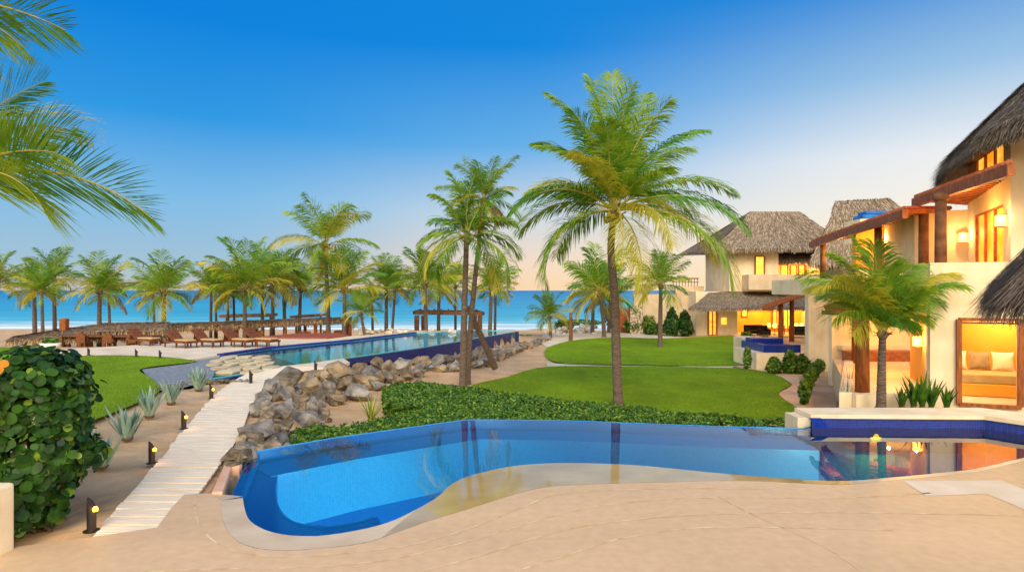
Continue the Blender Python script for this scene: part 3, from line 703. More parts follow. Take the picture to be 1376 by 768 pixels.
# ================================================================== ROCKS
def rock_mesh(seed, cuts=2):
    rr = random.Random(seed); bm = bmesh.new()
    for _ in range(rr.randint(11, 16)):
        v = Vector((rr.gauss(0,1), rr.gauss(0,1), rr.gauss(0,1))).normalized()
        v = Vector((v.x*rr.uniform(.85,1.1), v.y*rr.uniform(.85,1.1), v.z*rr.uniform(.8,1.05))); bm.verts.new(v*.5)
    bmesh.ops.convex_hull(bm, input=bm.verts[:])
    bmesh.ops.delete(bm, geom=[v for v in bm.verts if not v.link_faces], context='VERTS')
    bmesh.ops.bevel(bm, geom=bm.edges[:]+bm.verts[:], offset=.018, segments=1, affect='EDGES', clamp_overlap=True)
    bmesh.ops.triangulate(bm, faces=bm.faces[:])
    bmesh.ops.subdivide_edges(bm, edges=bm.edges[:], cuts=cuts, use_grid_fill=True)
    for v in bm.verts:
        q = v.co*3+Vector((seed*3.1, 0, 0)); v.co += v.co.normalized()*(noise.noise(q)*.025+noise.noise(q*3)*.014)
    mm = max(max(abs(c) for c in v.co) for v in bm.verts)
    me = bpy.data.meshes.new('boulder'); bm.to_mesh(me); bm.free()
    for p in me.polygons: p.use_smooth = False
    return me
RM = [rock_mesh(s) for s in range(14)]; RS = [rock_mesh(s+50, 1) for s in range(8)]
ROCKG = mat('grey boulder', '4C4A46', '9C968A', rough=.85, scale=2.2, bump=1.0, bscale=7, bdist=.1, obj_random=.25, detail=10, lo=.3, hi=.7)
for i_, me in enumerate(RM+RS): me.materials.append(ROCKG if i_ % 5 in (0, 3) else ROCKM)
RP = [rock_mesh(s+80, 1) for s in range(5)]
for me in RP: me.materials.append(ROCKP)
def rock(p, sx, sy, sz, label, group, rot=None, proto=None, name='boulder'):
    o = bpy.data.objects.new(name, (proto or R.choice(RM))); COL.objects.link(o)
    o.location = p; o.scale = (sx, sy, sz); o.rotation_euler = rot or (R.uniform(-.35,.35), R.uniform(-.35,.35), R.uniform(0,6.28))
    return tag(o, label, 'rock', group)
ORD = ['first','second','third','fourth','fifth','sixth','seventh','eighth','ninth','tenth','eleventh','twelfth','thirteenth','fourteenth','fifteenth','sixteenth']
rows = {
 'top': (.02, [(300,350,80,70),(365,312,140,90),(460,345,120,95),(545,300,75,70),(612,272,120,90),(700,265,90,65),(782,248,75,70),(835,270,70,80),(905,250,85,65),(962,268,55,55)]),
 'upper middle': (-.28, [(262,398,70,60),(355,380,95,75),(420,400,95,80),(505,385,85,85),(562,362,70,95),(628,332,95,85),(712,325,135,85),(785,305,110,75),(870,292,70,60),(930,300,65,55)]),
 'lower middle': (-.5, [(255,450,115,95),(345,440,120,120),(415,450,70,80),(480,440,75,85),(530,428,65,85),(600,395,100,85),(700,378,120,80),(795,345,55,50)]),
 'bottom': (-.72, [(225,545,150,120),(345,520,125,90),(455,500,135,80),(330,590,75,65),(285,598,65,50),(232,612,100,45),(170,635,85,55),(128,680,110,75),(108,722,95,60),(160,605,70,60)]),
}
RD = {'top':0,'upper middle':1,'lower middle':2,'bottom':3}
for rn, (z, L) in rows.items():
    L.sort()
    for i, (cx, cy, w, h) in enumerate(L):
        px, py = 280+cx/3.49, 420+cy/3.49
        zz = .45
        while zz > -1.0:
            p = P(px, py, zz); k = p.y/F/3.49
            if zz <= ground(p.x, p.y)+.42*h*k+(.12 if rn == 'top' else 0): break
            zz -= .02
        rock(p, w*k*1.3, w*k*1.15*R.uniform(.85,1.1), h*k*1.38, '%s boulder from the left, %s row of the heap beside the boardwalk' % (ORD[i], rn), 'boulders heaped beside the boardwalk', proto=RM[(i*3+RD[rn]*5) % 14])
# small filler stones in the heap
for i in range(165):
    y = R.uniform(11.6, 27); e = edge_x(y); x = e+R.uniform(-.05, 1.5)*(1 if y > 13.5 else .45); s_ = R.uniform(.25, .68)
    rock((x, y, ground(x, y)+.05), s_, s_, s_*.8, 'small stone wedged in a gap of the rock heap by the boardwalk', 'small stones filling the rock heap', proto=R.choice(RS), name='rock')
# row of boulders along the foot of the lap pool
rl = [P(548,497,-.85), P(600,497,-.9), P(640,494,-.95), P(680,478,-.95), P(712,466,-.95), P(736,457,-.98)]
pts = resamp([tuple(p) for p in rl], 34)
for i, p in enumerate(pts):
    t = i/33; s_ = .95-.35*t
    for j in range(2 if i < 26 else 1):
        q = Vector(p)+Vector((R.uniform(-.25,.25)-j*.75, R.uniform(-.25,.25)+j*.65, (.12 if j else 0)))
        sz = s_*R.uniform(.75, 1.15)
        q.z = -1.0+sz*.28+(.25 if j and i < 14 else 0)
        rock(q, sz*1.15, sz, sz*.85, '%s %s boulder in the row below the lap pool%s' % (ORD[i % 16], 'back' if j else 'front', '' if i < 16 else ', past the palm pair') if i < 32 else 'small stone at the beach end of the boulder row', 'boulders along the foot of the lap pool', proto=R.choice(RM if i < 18 else RS))
for (cx, cy, w, h) in ((520,515,90,60),(545,520,60,50)): pass
for (px, py, w) in ((500,503,30),(520,507,24),(535,512,22),(508,516,30),(548,503,22),(565,500,20),(485,510,24),(560,511,18)):
    p = P(px, py, -.75); k = p.y/F
    rock(p, w*k*1.1, w*k, w*k*.85, 'half buried boulder on the sand behind the hedge at pixel column %s' % px if 0 else 'brown boulder between the rock heap and the clipped hedge', 'boulders behind the hedge')
# rim stones beside the shallow end
for i in range(16):
    p = P(205+126*i/15, 524-12*i/15+R.uniform(-1,1)-(4*math.sin(i/15*3.14)), 0)
    rock(p, .38, .26, .2, 'small rim stone between the sand bed and the shallow pool', 'rim stones of the shallow pool', proto=R.choice(RS), name='rock')
# pale rocks by the beach end of the garden
for i in range(34):
    px = R.uniform(735, 800); py = R.uniform(437, 451); p = P(px, py, -1.1+(451-py)*.03)
    s_ = R.uniform(.5, 1.0)
    rock(p, s_*1.2, s_, s_*.75, 'pale reef rock in the pile behind the sandy path', 'pale reef rocks by the beach', proto=R.choice(RP), name='rock')
for i in range(20):
    px = R.uniform(478, 610); py = R.uniform(443.5, 447.5)-(px-478)*.016; p = P(px, py, .1); s_ = R.uniform(.35, .75)
    rock(p, s_*1.3, s_, s_*.7, 'pale rock on the far rim of the lap pool', 'pale rocks beyond the lap pool', proto=R.choice(RP), name='rock')

# ================================================================== PALMS
def frond(mb, base, az, el, L, droop, nl, lw, ll, mi, rr, twist=0, hang=.5, rmi=4, roll=None):
    """one pinnate leaf: curved midrib with two rows of drooping leaflets"""
    n = 14; pts = [Vector(base)]; d_el = el; st = L/n
    for i in range(n):
        t = (i+1)/n; e = el-droop*t**1.35
        pts.append(pts[-1]+Vector((math.cos(az)*math.cos(e), math.sin(az)*math.cos(e), math.sin(e)))*st)
    r0 = L*.011
    if roll is None: roll = rr.uniform(-.6, .6)
    mb.tube(pts, [max(.004, r0*(1-.9*i/n)) for i in range(n+1)], 4, rmi, cap=False)
    for k in range(nl):
        t = .14+.86*(k+rr.random()*.5)/nl
        f = t*n; i = min(n-1, int(f)); p = pts[i].lerp(pts[i+1], f-i)
        d = (pts[i+1]-pts[i]).normalized(); side = d.cross(Vector((0,0,1)))
        if side.length < .05: side = Vector((-math.sin(az), math.cos(az), 0))
        side.normalize(); up = side.cross(d); cr, sr = math.cos(roll), math.sin(roll); side, up = side*cr+up*sr, up*cr-side*sr
        lt = ll*(.45+.75*math.sin(math.pi*min(1, .12+.80*t)))*(1 if t < .85 else (1-(t-.85)*3.2))
        ang = math.radians(62-34*t)
        for sg in (-1, 1):
            l = lt*rr.uniform(.8, 1.12); a = ang+rr.uniform(-.12, .12)
            v = (d*math.cos(a)+side*sg*math.sin(a)+up*rr.uniform(.02, .28)).normalized()
            v = (v+Vector((0,0,-1))*twist*rr.uniform(.3, 1)).normalized()
            g = Vector((0,0,-1)); h = hang*rr.uniform(.7, 1.3)
            p1 = p+v*l*.4; v2 = (v+g*h).normalized(); p2 = p1+v2*l*.35; v3 = (v2+g*h*1.1).normalized(); p3 = p2+v3*l*.28
            w = (up*.3+d).normalized()*lw*.5
            mb.add([p-w*.4, p+w*.4, p1+w, p1-w, p2+w*.8, p2-w*.8, p3], [(0,1,2,3), (3,2,4,5), (5,4,6)], mi)
def crown(seed, L, nf, nl, lw, ll, dry=2, el_hi=86, el_lo=-38, droop=(.7, 1.5), hang=.5, azs=None, wind=0):
    rr = random.Random(seed); mb = MB()
    for i in range(nf):
        t = i/(nf-1); az = i*2.399963+rr.uniform(-.25, .25)
        el = math.radians(el_hi+(el_lo-el_hi)*t**1.25+rr.uniform(-9, 9))
        Lf = L*rr.uniform(.86, 1.1)*(.72+.28*math.sin(math.pi*min(1, .25+t)))
        mi = (2 if rr.random() < .5 else 0) if t < .3 else (0 if rr.random() < .5 else 1 if rr.random() < .7 else 2)
        if t > .75 and rr.random() < .55: mi = 1
        frond(mb, (math.cos(az)*L*.012, math.sin(az)*L*.012, -L*.03*t), az, el, Lf, rr.uniform(*droop)*(.62+.7*t), nl, lw, ll, mi, rr, twist=.12*t, hang=hang)
    for i in range(dry):
        az = rr.uniform(0, 6.28)
        frond(mb, (math.cos(az)*.1, math.sin(az)*.1, -L*.05), az, math.radians(-25), L*.7, .9, nl, lw*.8, ll*.7, 3, rr, twist=.8, hang=1)
    return mb
PM = [PL_G, PL_Y, PL_D, PL_B, RACH]
def nuts(mb, L, rr, n=9):
    for _ in range(n):
        a = rr.uniform(0, 6.28); r = L*rr.uniform(.045, .085); c = Vector((r*math.cos(a), r*math.sin(a), -L*rr.uniform(.05, .12))); q = L*.028
        mb.lathe(c-Vector((0,0,q)), [(q*.3,0),(q*.9,q*.5),(q,q*1.1),(q*.75,q*1.8),(q*.2,q*2.2)], 8)
def trunk_mb(pts, r0, r1, n=12, rings=True):
    L = smooth_poly([tuple(p) for p in pts], 14, closed=False); k = len(L)
    rad = []
    for i in range(k):
        t = i/(k-1); r = r0+(r1-r0)*min(1, t*1.15)
        if t < .06: r *= 1+.35*(1-t/.06)
        if rings: r *= 1+.035*((i % 2)*2-1)
        rad.append(r)
    mb = MB(); mb.tube(L, rad, n); return mb
CROWN = {}
def proto_crown(key, *a, **k):
    mb = crown(*a, **k); me = bpy.data.meshes.new('crown'); me.from_pydata(mb.v, [], mb.f)
    for m_ in PM: me.materials.append(m_)
    me.polygons.foreach_set('material_index', mb.m); me.update(); CROWN[key] = me; return me
def aim(cL, tip, sag, mi, nl=110, ll=.8, hang=.06, wd=.026, roll=.85, mb_=None, rr_=None, kn=.62):
    """leaf whose midrib runs from the crown centre to the tip in an even downward arc"""
    nl = int(nl*kn); d = tip-cL; az = math.atan2(d.y, d.x); hz = max(.05, math.hypot(d.x, d.y)); best = None
    for e10 in range(-60, 260):
        e = e10*.01; x = z = 0; n = 14
        for i in range(n): u = e-sag*((i+1)/n)**1.35; x += math.cos(u)/n; z += math.sin(u)/n
        if x <= .02: continue
        err = abs(math.atan2(z, x)-math.atan2(d.z, hz))
        if best is None or err < best[0]: best = (err, e, hz/x)
    frond(mb if mb_ is None else mb_, cL, az, best[1], min(best[2], d.length*1.6), sag, nl, wd, ll, mi, rr_ or rr, hang=hang, roll=roll)
def aimed(key, c, D, tips, ll, wd, nl=100, hang=.3, seed=1, extra=0, sagk=1.0):
    """crown whose leaves end where the photograph shows the tips; dz moves a tip nearer (-) or farther (+)"""
    rr_ = random.Random(seed); C = Q(c[0], c[1], D); mb_ = MB()
    for (x, y, dz, sag, mi) in tips:
        t = Q(x, y, D+dz)-C; aim(Vector((rr_.uniform(-.08,.08), rr_.uniform(-.08,.08), 0)), t, sag*sagk, mi, nl, ll, hang, wd, rr_.uniform(-.5,.5), mb_, rr_, 1.0)
    for i in range(extra):
        az = rr_.uniform(0, 6.28); frond(mb_, (0,0,0), az, rr_.uniform(.2, 1.3), tips and (Q(tips[0][0], tips[0][1], D)-C).length*.9, rr_.uniform(.8,1.3), nl, wd, ll, rr_.choice((0,0,1,2)), rr_, hang=hang)
    me = bpy.data.meshes.new('crown'); me.from_pydata(mb_.v, [], mb_.f)
    for m_ in PM: me.materials.append(m_)
    me.polygons.foreach_set('material_index', mb_.m); me.update(); CROWN[key] = me
for s in range(5): proto_crown('far%d' % s, 11+s, 1.0, (21, 24, 19, 22, 17)[s], 30, .019, .28, dry=(0,0,1,0,2)[s], hang=.4, el_lo=(-5,-18,0,-22,-12)[s], droop=(.6,1.45))
proto_crown('mid', 31, 1.0, 21, 56, .012, .29, dry=2, hang=.55, el_lo=-50, droop=(.9,1.7))
proto_crown('mid2', 37, 1.0, 22, 50, .012, .27, dry=4, hang=.5, el_lo=-40)
proto_crown('main', 5, 1.0, 31, 100, .0078, .27, dry=1, el_lo=-38, droop=(.7, 1.35), hang=.5)
proto_crown('small', 44, 1.0, 20, 84, .0105, .33, dry=0, el_lo=2, el_hi=82, droop=(.8, 1.45), hang=.6)
def palm(label, key, cxy, D, base, zb, Rm, r0=.17, lean=0, group=None, rot=None, via=None, nutn=0, scl=(1,1,1), pts=None, boots=True):
    """palm whose crown centre is seen at pixel cxy at distance D, trunk foot at pixel column base on height zb"""
    c = Q(cxy[0], cxy[1], D); b = Vector((QX(base, D), D+lean, zb)); t = thing('palm_tree', label, 'palm tree', tuple(b), group)
    if pts is None:
        m1 = b.lerp(c, .35)+Vector((-(c.x-b.x)*.12, 0, 0)); m2 = b.lerp(c, .7)+Vector((-(c.x-b.x)*.08, 0, 0)); pts = [b, m1, m2, c]
    trunk_mb(pts, r0, r0*.68).build('trunk', BARK, t, smooth=False)
    o = bpy.data.objects.new('crown', CROWN[key]); COL.objects.link(o); o.parent = t; o.location = c-b
    if key == 'patio': scl = (.9, .9, 1.02)
    o.scale = (Rm*scl[0], Rm*scl[1], Rm*scl[2]); o.rotation_euler = (R.uniform(-.06,.06), R.uniform(-.06,.06), rot if rot is not None else R.uniform(0, 6.28)); ORG[o.name] = b
    if Rm == 1.0: Rm = {'patio': 1.5, 'pair': 2.4, 'main': 3.4}[key]; o.rotation_euler = (0, 0, 0)
    if boots:   # fibrous leaf bases under the crown
        m = MB(); rr = random.Random(int(cxy[0]))
        q = r0*.75; m.lathe(c-Vector((0,0,Rm*.13)), [(q*.8,0),(q*1.3,Rm*.05),(q*1.5,Rm*.1),(q*.9,Rm*.17)], 9)
        for _ in range(12):
            a = rr.uniform(0, 6.28); p = c+Vector((math.cos(a)*q, math.sin(a)*q, -Rm*rr.uniform(.02,.1))); m.bar(p, p+Vector((math.cos(a)*Rm*.09, math.sin(a)*Rm*.09, Rm*rr.uniform(-.02,.1))), Rm*.02, Rm*.012)
        m.build('leaf_bases', TWIG, t)
    if nutn:
        m = MB(); rr = random.Random(3)
        
        for _ in range(nutn):
            m2 = MB(); nuts(m2, Rm, rr, 1); m = MB(); m.add([Vector(v)+c for v in m2.v], m2.f); m.build('coconut', NUT, t, smooth=True)
    return t
aimed('main', (825,282), 22.2, [(822,97,.6,.35,0),(792,106,1.2,.5,0),(850,112,-.6,.5,2),(736,126,.3,.75,0),(868,128,1.5,.6,0),(900,135,-.8,.7,0),(946,176,.4,.95,2),(722,196,-.7,1.0,0),(770,150,-1.5,.6,2),(712,262,.8,1.3,1),(925,200,2.0,.9,0),(986,262,.8,1.15,0),(1004,312,-.5,1.35,2),(985,392,-.9,1.6,0),(965,352,1.5,1.5,1),(700,312,.4,1.45,0),(735,388,-.8,1.7,0),(690,285,-1.6,1.35,2),(748,345,1.6,1.5,0),(862,402,-2.0,1.5,1),(838,352,-3.4,1.3,1),(780,210,-2.6,1.0,1),(905,330,-2.6,1.5,1),(893,232,-2.2,1.0,0),(815,165,-2.2,.7,0),(760,262,2.6,1.1,2),(880,250,3.0,1.1,2),(840,190,2.6,.7,2),(930,290,2.4,1.3,0)], 1.02, .044, 98, .42, 5)
aimed('pair', (627,318), 26.8, [(604,232,.3,.6,0),(640,228,-.4,.5,2),(622,246,1.2,.5,0),(582,262,-.5,.9,0),(566,330,.3,1.4,0),(572,372,-.5,1.7,1),(590,398,.6,1.8,0),(596,350,-1.8,1.5,0),(668,262,.6,.9,2),(690,300,-.3,1.2,0),(696,345,.4,1.5,0),(682,384,-.4,1.8,0),(660,392,.8,1.8,1),(646,352,-2.0,1.5,2),(610,290,2.0,1.0,2),(650,300,2.2,1.1,0),(585,300,1.4,1.2,2)], .84, .044, 62, .5, 6)
aimed('patio', (1186,446), 16.6, [(1146,328,.5,.5,0),(1173,332,-.6,.4,2),(1112,346,.3,.8,0),(1130,372,-1.2,.9,1),(1066,376,.1,1.15,0),(1082,392,-.8,1.2,1),(1304,388,.0,1.2,0),(1292,372,.7,1.0,1),(1232,358,.3,.7,0),(1250,392,-1.0,1.1,0),(1112,430,-.5,1.5,0),(1142,452,-.9,1.6,1),(1248,428,-.5,1.5,0),(1216,440,-1.3,1.5,2),(1200,360,-1.3,.7,0),(1160,380,1.6,.8,2),(1215,375,1.6,.8,2),(1100,400,1.2,1.2,2),(1265,410,1.0,1.3,2)], .78, .032, 86, .42, 9)
palm('tall coconut palm in the lawn edge hedge, largest tree in view', 'main', (825, 282), 22.2, 830, -1.02, 1.0, .18, rot=0, nutn=12,
     pts=[Vector((QX(831,22.2),22.2,-1.02)), Q(828,470,22.2), Q(826,400,22.2), Q(821,335,22.2), Q(825,284,22.2)])
palm('slender palm with a full drooping crown, front trunk of the leaning pair', 'pair', (627, 318), 26.8, 622, -1.02, 1.0, .16, rot=0, nutn=6)
palm('thin palm with a ragged dry-tipped crown behind the front palm of the pair', 'mid2', (650, 268), 27.6, 628, -1.02, 2.2, .13, rot=.3)
palm('small bushy coconut palm growing beside the villa patio', 'patio', (1186, 446), 16.6, 1184, 0.0, 1.0, .125, rot=0)
FARP = [  # crown x, y, base x, D, radius px, label
 (-6,385,-8,50,42,'palm cut by the left edge of the picture'), (46,388,47,50,36,'low palm left of the timber post of the palapa'), (56,392,58,47,32,'short palm close behind the palapa tip'),
 (72,372,74,56,40,'dark palm rising behind the two low palms at far left'), (134,390,133,48,46,'palm with a feathery upright crown behind the palapa'), (146,396,148,55,30,'small palm right behind the feathery upright palm'),
 (220,392,220,47,50,'wide green palm behind the thatched dining roof'), (206,398,208,57,30,'thin palm peeking out left of the wide green palm'), (284,385,283,54,34,'dark crowned palm left of the bright tall group'),
 (289,388,291,58,30,'second dark palm left of the bright tall group'), (329,388,329,49,60,'bright golden palm over the long pergola'), (306,392,307,56,34,'palm half hidden left of the bright golden palm'),
 (314,396,315,58,34,'slim palm tucked behind the bright golden palm'), (366,378,367,55,46,'palm standing behind the long pergola middle'), (381,382,383,57,40,'palm just right of the pergola middle palm'),
 (352,384,353,60,40,'deep green palm between the golden palm and the pergola middle'), (404,388,402,58,36,'palm in front of the sea left of the tall deck palm'), (463,388,463,46,52,'full palm right of the tall deck palm'),
 (485,420,494,44,32,'short young palm by the corner of the lap pool'), (500,404,501,56,24,'tiny slim palm right of the young palm'), (519,385,519,54,38,'slender palm between the deck and the sea gazebo'), (531,390,526,53,30,'leaning slender palm beside its twin near the gazebo'),
 (571,382,573,50,48,'broad palm left of the sea gazebo'), (590,390,589,57,36,'thin palm directly in front of the sea gazebo'), (612,384,612,60,34,'far palm behind the leaning pair'), (660,386,658,52,40,'round palm at the far end of the lap pool'), (666,392,665,58,28,'thin palm behind the round palm at the pool end'),
 (738,425,740,54,32,'low young palm above the pale reef rocks'), (806,390,812,55,58,'dense drooping palm beside the white garden wall'), (798,398,796,60,44,'shaggy palm behind the dense drooping palm'), (820,402,818,62,40,'dark palm filling the gap behind the dense drooping palm'), (888,382,887,45,46,'palm with a clear grey trunk before the garden wall')]
for i, (cx_, cy_, bx_, D, rp, lb) in enumerate(FARP):
    zb = -2.05 if cx_ < 720 else -1.05
    if D > 56 and cx_ < 720: zb = -2.05
    palm(lb, 'far%d' % (i*3 % 5), (cx_, cy_), D, bx_, zb, rp*D/F*1.22, .19 if rp > 34 else .14, group='palms between the gardens and the beach')
palm('tall palm standing on the lounge deck with an open crown', 'mid', (437, 328), 46.5, 442, -2.0, 4.1, .2, rot=1.1, nutn=5, group='palms between the gardens and the beach')
# palm outside the left edge whose fronds reach in
tl = thing('palm_tree', 'large palm fronds reaching in from the left edge against the blue sky', 'palm tree', (-9.2, 8.6, 0))
cL = Vector((-7.6, 8.4, 4.55))
trunk_mb([Vector((-9.2,8.6,-.1)), Vector((-9.0,8.6,2)), Vector((-8.5,8.5,4)), cL], .2, .15).build('trunk', BARK, tl)
mb = MB(); rr = random.Random(9)
def to_frond(tip, el_extra, L, droop, mi, nl=110, hang=.12, ll=.85):
    d = tip-cL; az = math.atan2(d.y, d.x); frond(mb, cL, az, el_extra, L, droop, nl, .03, ll, mi, rr, hang=hang)
aim(cL, Q(205,295,8.3), .95, 2, 130, .78); aim(cL, Q(60,285,8.0), 1.3, 0); aim(cL, Q(75,205,7.6), .5, 0, 120, .7); aim(cL, Q(60,110,9.4), .6, 2, 120, .7); pass; aim(cL, Q(100,170,9.0), .55, 2, 80, .55)
for i in range(16):
    az = rr.uniform(1.4, 5.2); frond(mb, cL, az, rr.uniform(-.3, 1.2), rr.uniform(3, 3.6), 1.2, 60, .026, .7, rr.choice((0,1,2)), rr, hang=.3)
mb.build('crown', PM, tl)
tl = thing('palm_tree', 'taller palm whose frond tip enters the top left corner', 'palm tree', (-10.2, 9.0, 0))
cL = Vector((-9.1, 9.0, 7.3))
trunk_mb([Vector((-10.2,9.0,-.1)), Vector((-10,9,3)), Vector((-9.5,9,5.5)), cL], .2, .15).build('trunk', BARK, tl)
mb = MB(); aim(cL, Q(88,42,9.0), .5, 2, 120, .8); aim(cL, Q(30,62,9.2), .8, 0, 110, .7)
for i in range(14):
    az = rr.uniform(1.5, 5.0); frond(mb, cL, az, rr.uniform(-.3, 1.2), rr.uniform(3, 3.8), 1.2, 60, .026, .7, rr.choice((0,1,2)), rr, hang=.4)
mb.build('crown', PM, tl)
# leaning prop against the pair of palms, upright post
m = MB(); m.tube([Q(665,494,30.5), Q(648,455,29.5), Q(629,412,28.5)], [.16,.14,.11], 10)
m.v = [(a, b, c) for a, b, c in m.v]; tag(m.build('leaning_trunk', BARK), 'grey slanting palm trunk propped against the pair of palms', 'trunk')
m = MB(); m.tube([P(767,459,-1.02), Q(767,440,50.5), Q(767,420,50.5)], [.17,.15,.13], 8); tag(m.build('post', WOODD), 'short weathered timber post at the edge of the far lawn', 'post')

# ================================================================== LEAFY PLANTS
def leaf_cloud(name, pts, nrm, size, mats, weights, parent=None, seed=1, elong=1.6, jitter=.7, nside=4):
    rng = np.random.default_rng(seed); p = np.asarray(pts, float); k = len(p)
    n = np.asarray(nrm, float)+rng.normal(0, jitter, (k, 3)); n /= np.linalg.norm(n, axis=1)[:, None]
    a = np.cross(n, rng.normal(0, 1, (k, 3))); a /= np.linalg.norm(a, axis=1)[:, None]; b = np.cross(n, a)
    s = size*rng.uniform(.6, 1.3, k)[:, None]
    if nside == 4: V = np.stack([p-a*s*elong*.5, p+b*s*.5+n*s*.1, p+a*s*elong*.5, p-b*s*.5+n*s*.1], 1)
    else:
        ang = [2*math.pi*j/nside for j in range(nside)]
        V = np.stack([p+a*s*elong*.5*math.cos(t)*(1-.12*(math.cos(t) > .9))+b*s*.5*math.sin(t)+n*s*.14*abs(math.sin(t)) for t in ang], 1)
    mi = rng.choice(len(mats), k, p=weights)
    return nbuild(name, V.reshape(-1, 3), np.arange(k*nside).reshape(-1, nside), mats, parent, mi)
def hedge(poly, z0, zt, label, n, size=.055, name='hedge', cat='hedge', seed=3, mats=(0,0), wy=.3, lump=.08, group=None):
    cx_ = sum(p[0] for p in poly)/len(poly); cy_ = sum(p[1] for p in poly)/len(poly)
    t = thing(name, label, cat, (cx_, cy_, z0), group); m = MB()
    n_ = len(poly); shr = [(p[0]+(cx_-p[0])*.02, p[1]+(cy_-p[1])*.04) for p in poly]
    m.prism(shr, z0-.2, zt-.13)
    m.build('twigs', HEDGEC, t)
    rng = np.random.default_rng(seed); pts = []; nr = []
    x0, x1 = min(p[0] for p in poly), max(p[0] for p in poly); y0, y1 = min(p[1] for p in poly), max(p[1] for p in poly)
    while len(pts) < n*.68:
        x, y = rng.uniform(x0, x1), rng.uniform(y0, y1)
        if pip(x, y, poly):
            z = zt+lump*noise.noise(Vector((x*1.3, y*1.3, seed)))+lump*.6*noise.noise(Vector((x*5, y*5, seed)))+rng.normal(0, .028)-.03
            pts.append((x, y, z)); nr.append((0, -.25, 1.0))
    per = [math.dist(poly[i], poly[(i+1)%n_]) for i in range(n_)]; T = sum(per)
    while len(pts) < n:
        r = rng.uniform(0, T); i = 0
        while r > per[i]: r -= per[i]; i += 1
        a, b = poly[i], poly[(i+1)%n_]; u = r/per[i]; x = a[0]+(b[0]-a[0])*u; y = a[1]+(b[1]-a[1])*u
        dx, dy = x-cx_, y-cy_; L = math.hypot(dx, dy)+1e-6; z = rng.uniform(z0, zt+.02)
        w = .07*noise.noise(Vector((x*2, y*2, z*3)))+rng.normal(0, .03)
        pts.append((x+dx/L*w, y+dy/L*w, z)); nr.append((dx/L, dy/L, .5))
    leaf_cloud('foliage', pts, nr, size, [HEDGEL, HEDGEY, CACT], [1-wy-.12, wy, .12], t, seed)
    return t
zh = -.55
hp = lambda pts, z=zh: [(P(x, y, z)[0], P(x, y, z)[1]) for x, y in pts]
hedge(hp([(515,520),(535,514),(565,513),(640,521),(700,529),(760,537),(860,545.5),(880,548),(880,560),(800,559),(700,558),(640,556),(600,548),(540,545),(518,540)]), -1.0, zh, 'clipped dark green hedge bending behind the infinity edge', 30000, .06, seed=3)
hedge([tuple(P(x, y, -.5)[:2]) for x, y in ((385,588),(400,578),(450,574),(500,565),(560,552),(600,549),(640,557),(760,560),(880,561),(960,564),(965,572),(760,567),(640,567),(560,577),(470,592),(400,604),(380,604))], -1.0, -.46, 'loose low hedge hugging the outside wall of the infinity pool', 34000, .055, seed=8, lump=.14, wy=.35)
hedge(hp([(880,552),(960,558),(1000,563),(1060,568),(1078,566),(1085,576),(960,571),(880,562)], -.7), -1.0, -.68, 'sparse ground shrubs thinning out towards the right pool corner', 6000, .06, seed=12, lump=.25)
def shrub(loc, rx, ry, h, label, n, size, mats, w, seed=1, cat='shrub', name='shrub', elong=1.8, up=.2, jitter=.7, stems=5, group=None, cone=0):
    t = thing(name, label, cat, tuple(loc), group); rng = np.random.default_rng(seed); L = Vector(loc); pts = []; nr = []
    for _ in range(n):
        d = rng.normal(0, 1, 3); d /= np.linalg.norm(d); r = rng.uniform(.35, 1)**.5*(1+.25*noise.noise(Vector(d)*2.2+Vector((seed, 0, 0))))
        z = (d[2]*r*.5+.5)*h; tp_ = 1-cone*max(0, z/h)
        pts.append((L.x+d[0]*r*rx*tp_, L.y+d[1]*r*ry*tp_, L.z+max(.02, z))); nr.append((d[0], d[1], d[2]+up))
    m = MB()
    for _ in range(stems):
        a = rng.uniform(0, 6.28); m.tube([L, L+Vector((math.cos(a)*rx*.3, math.sin(a)*ry*.3, h*.4)), L+Vector((math.cos(a)*rx*.6, math.sin(a)*ry*.6, h*.8))], [.02+.01*h,.015,.005], 5)
    m.build('stems', TWIG, t)
    leaf_cloud('foliage', pts, nr, size, mats, w, t, seed, elong, jitter); return t
def strap(loc, n, h, w, label, mats, cat='plant', name='strap_plant', spread=.5, seed=1, curve=.5, thick=1, group=None, r0=.05):
    t = thing(name, label, cat, tuple(loc), group); rr = random.Random(seed); m = MB(); L = Vector(loc)
    for i in range(n):
        a = i*2.4+rr.uniform(-.3,.3); lean = spread*(rr.uniform(.15, 1)); hh = h*rr.uniform(.7, 1.08)
        d = Vector((math.cos(a), math.sin(a), 0)); s_ = Vector((-d.y, d.x, 0)); p = L+d*r0*rr.random(); k = 6; vs = []
        for j in range(k+1):
            u = j/k; ww = w*.5*(math.sin(math.pi*min(1, .28+.72*u))**.8 if u < 1 else .02)*(1-.1*u)
            q = p+d*(lean*hh*(u+curve*u*u))+Vector((0,0,hh*(u-curve*.45*lean*u*u)))
            vs += [q-s_*ww+d*-.25*ww, q+d*.35*ww, q+s_*ww-d*.25*ww]
        m.add(vs, [f for j in range(k) for f in ((j*3, j*3+1, j*3+4, j*3+3), (j*3+1, j*3+2, j*3+5, j*3+4))], rr.randrange(len(mats)))
    m.build('leaves', mats, t, smooth=True)
    m = MB(); m.lathe(L-Vector((0,0,.02)), [(r0*1.4,0),(r0*1.8,.05),(r0*.8,h*.12)], 8); m.build('base', TWIG, t); return t
AG = [(136,628,60,'large agave nearest the sea grape bush'), (171,590,52,'second agave from the terrace with wide spread leaves'), (201,560,46,'middle agave of the row in the sand bed'), (230,542,42,'fourth agave with narrow upright leaves'), (267,524,38,'agave beside the shallow end rim stones')]
AGB = mat('agave base', '6A6A50', '7E8062')
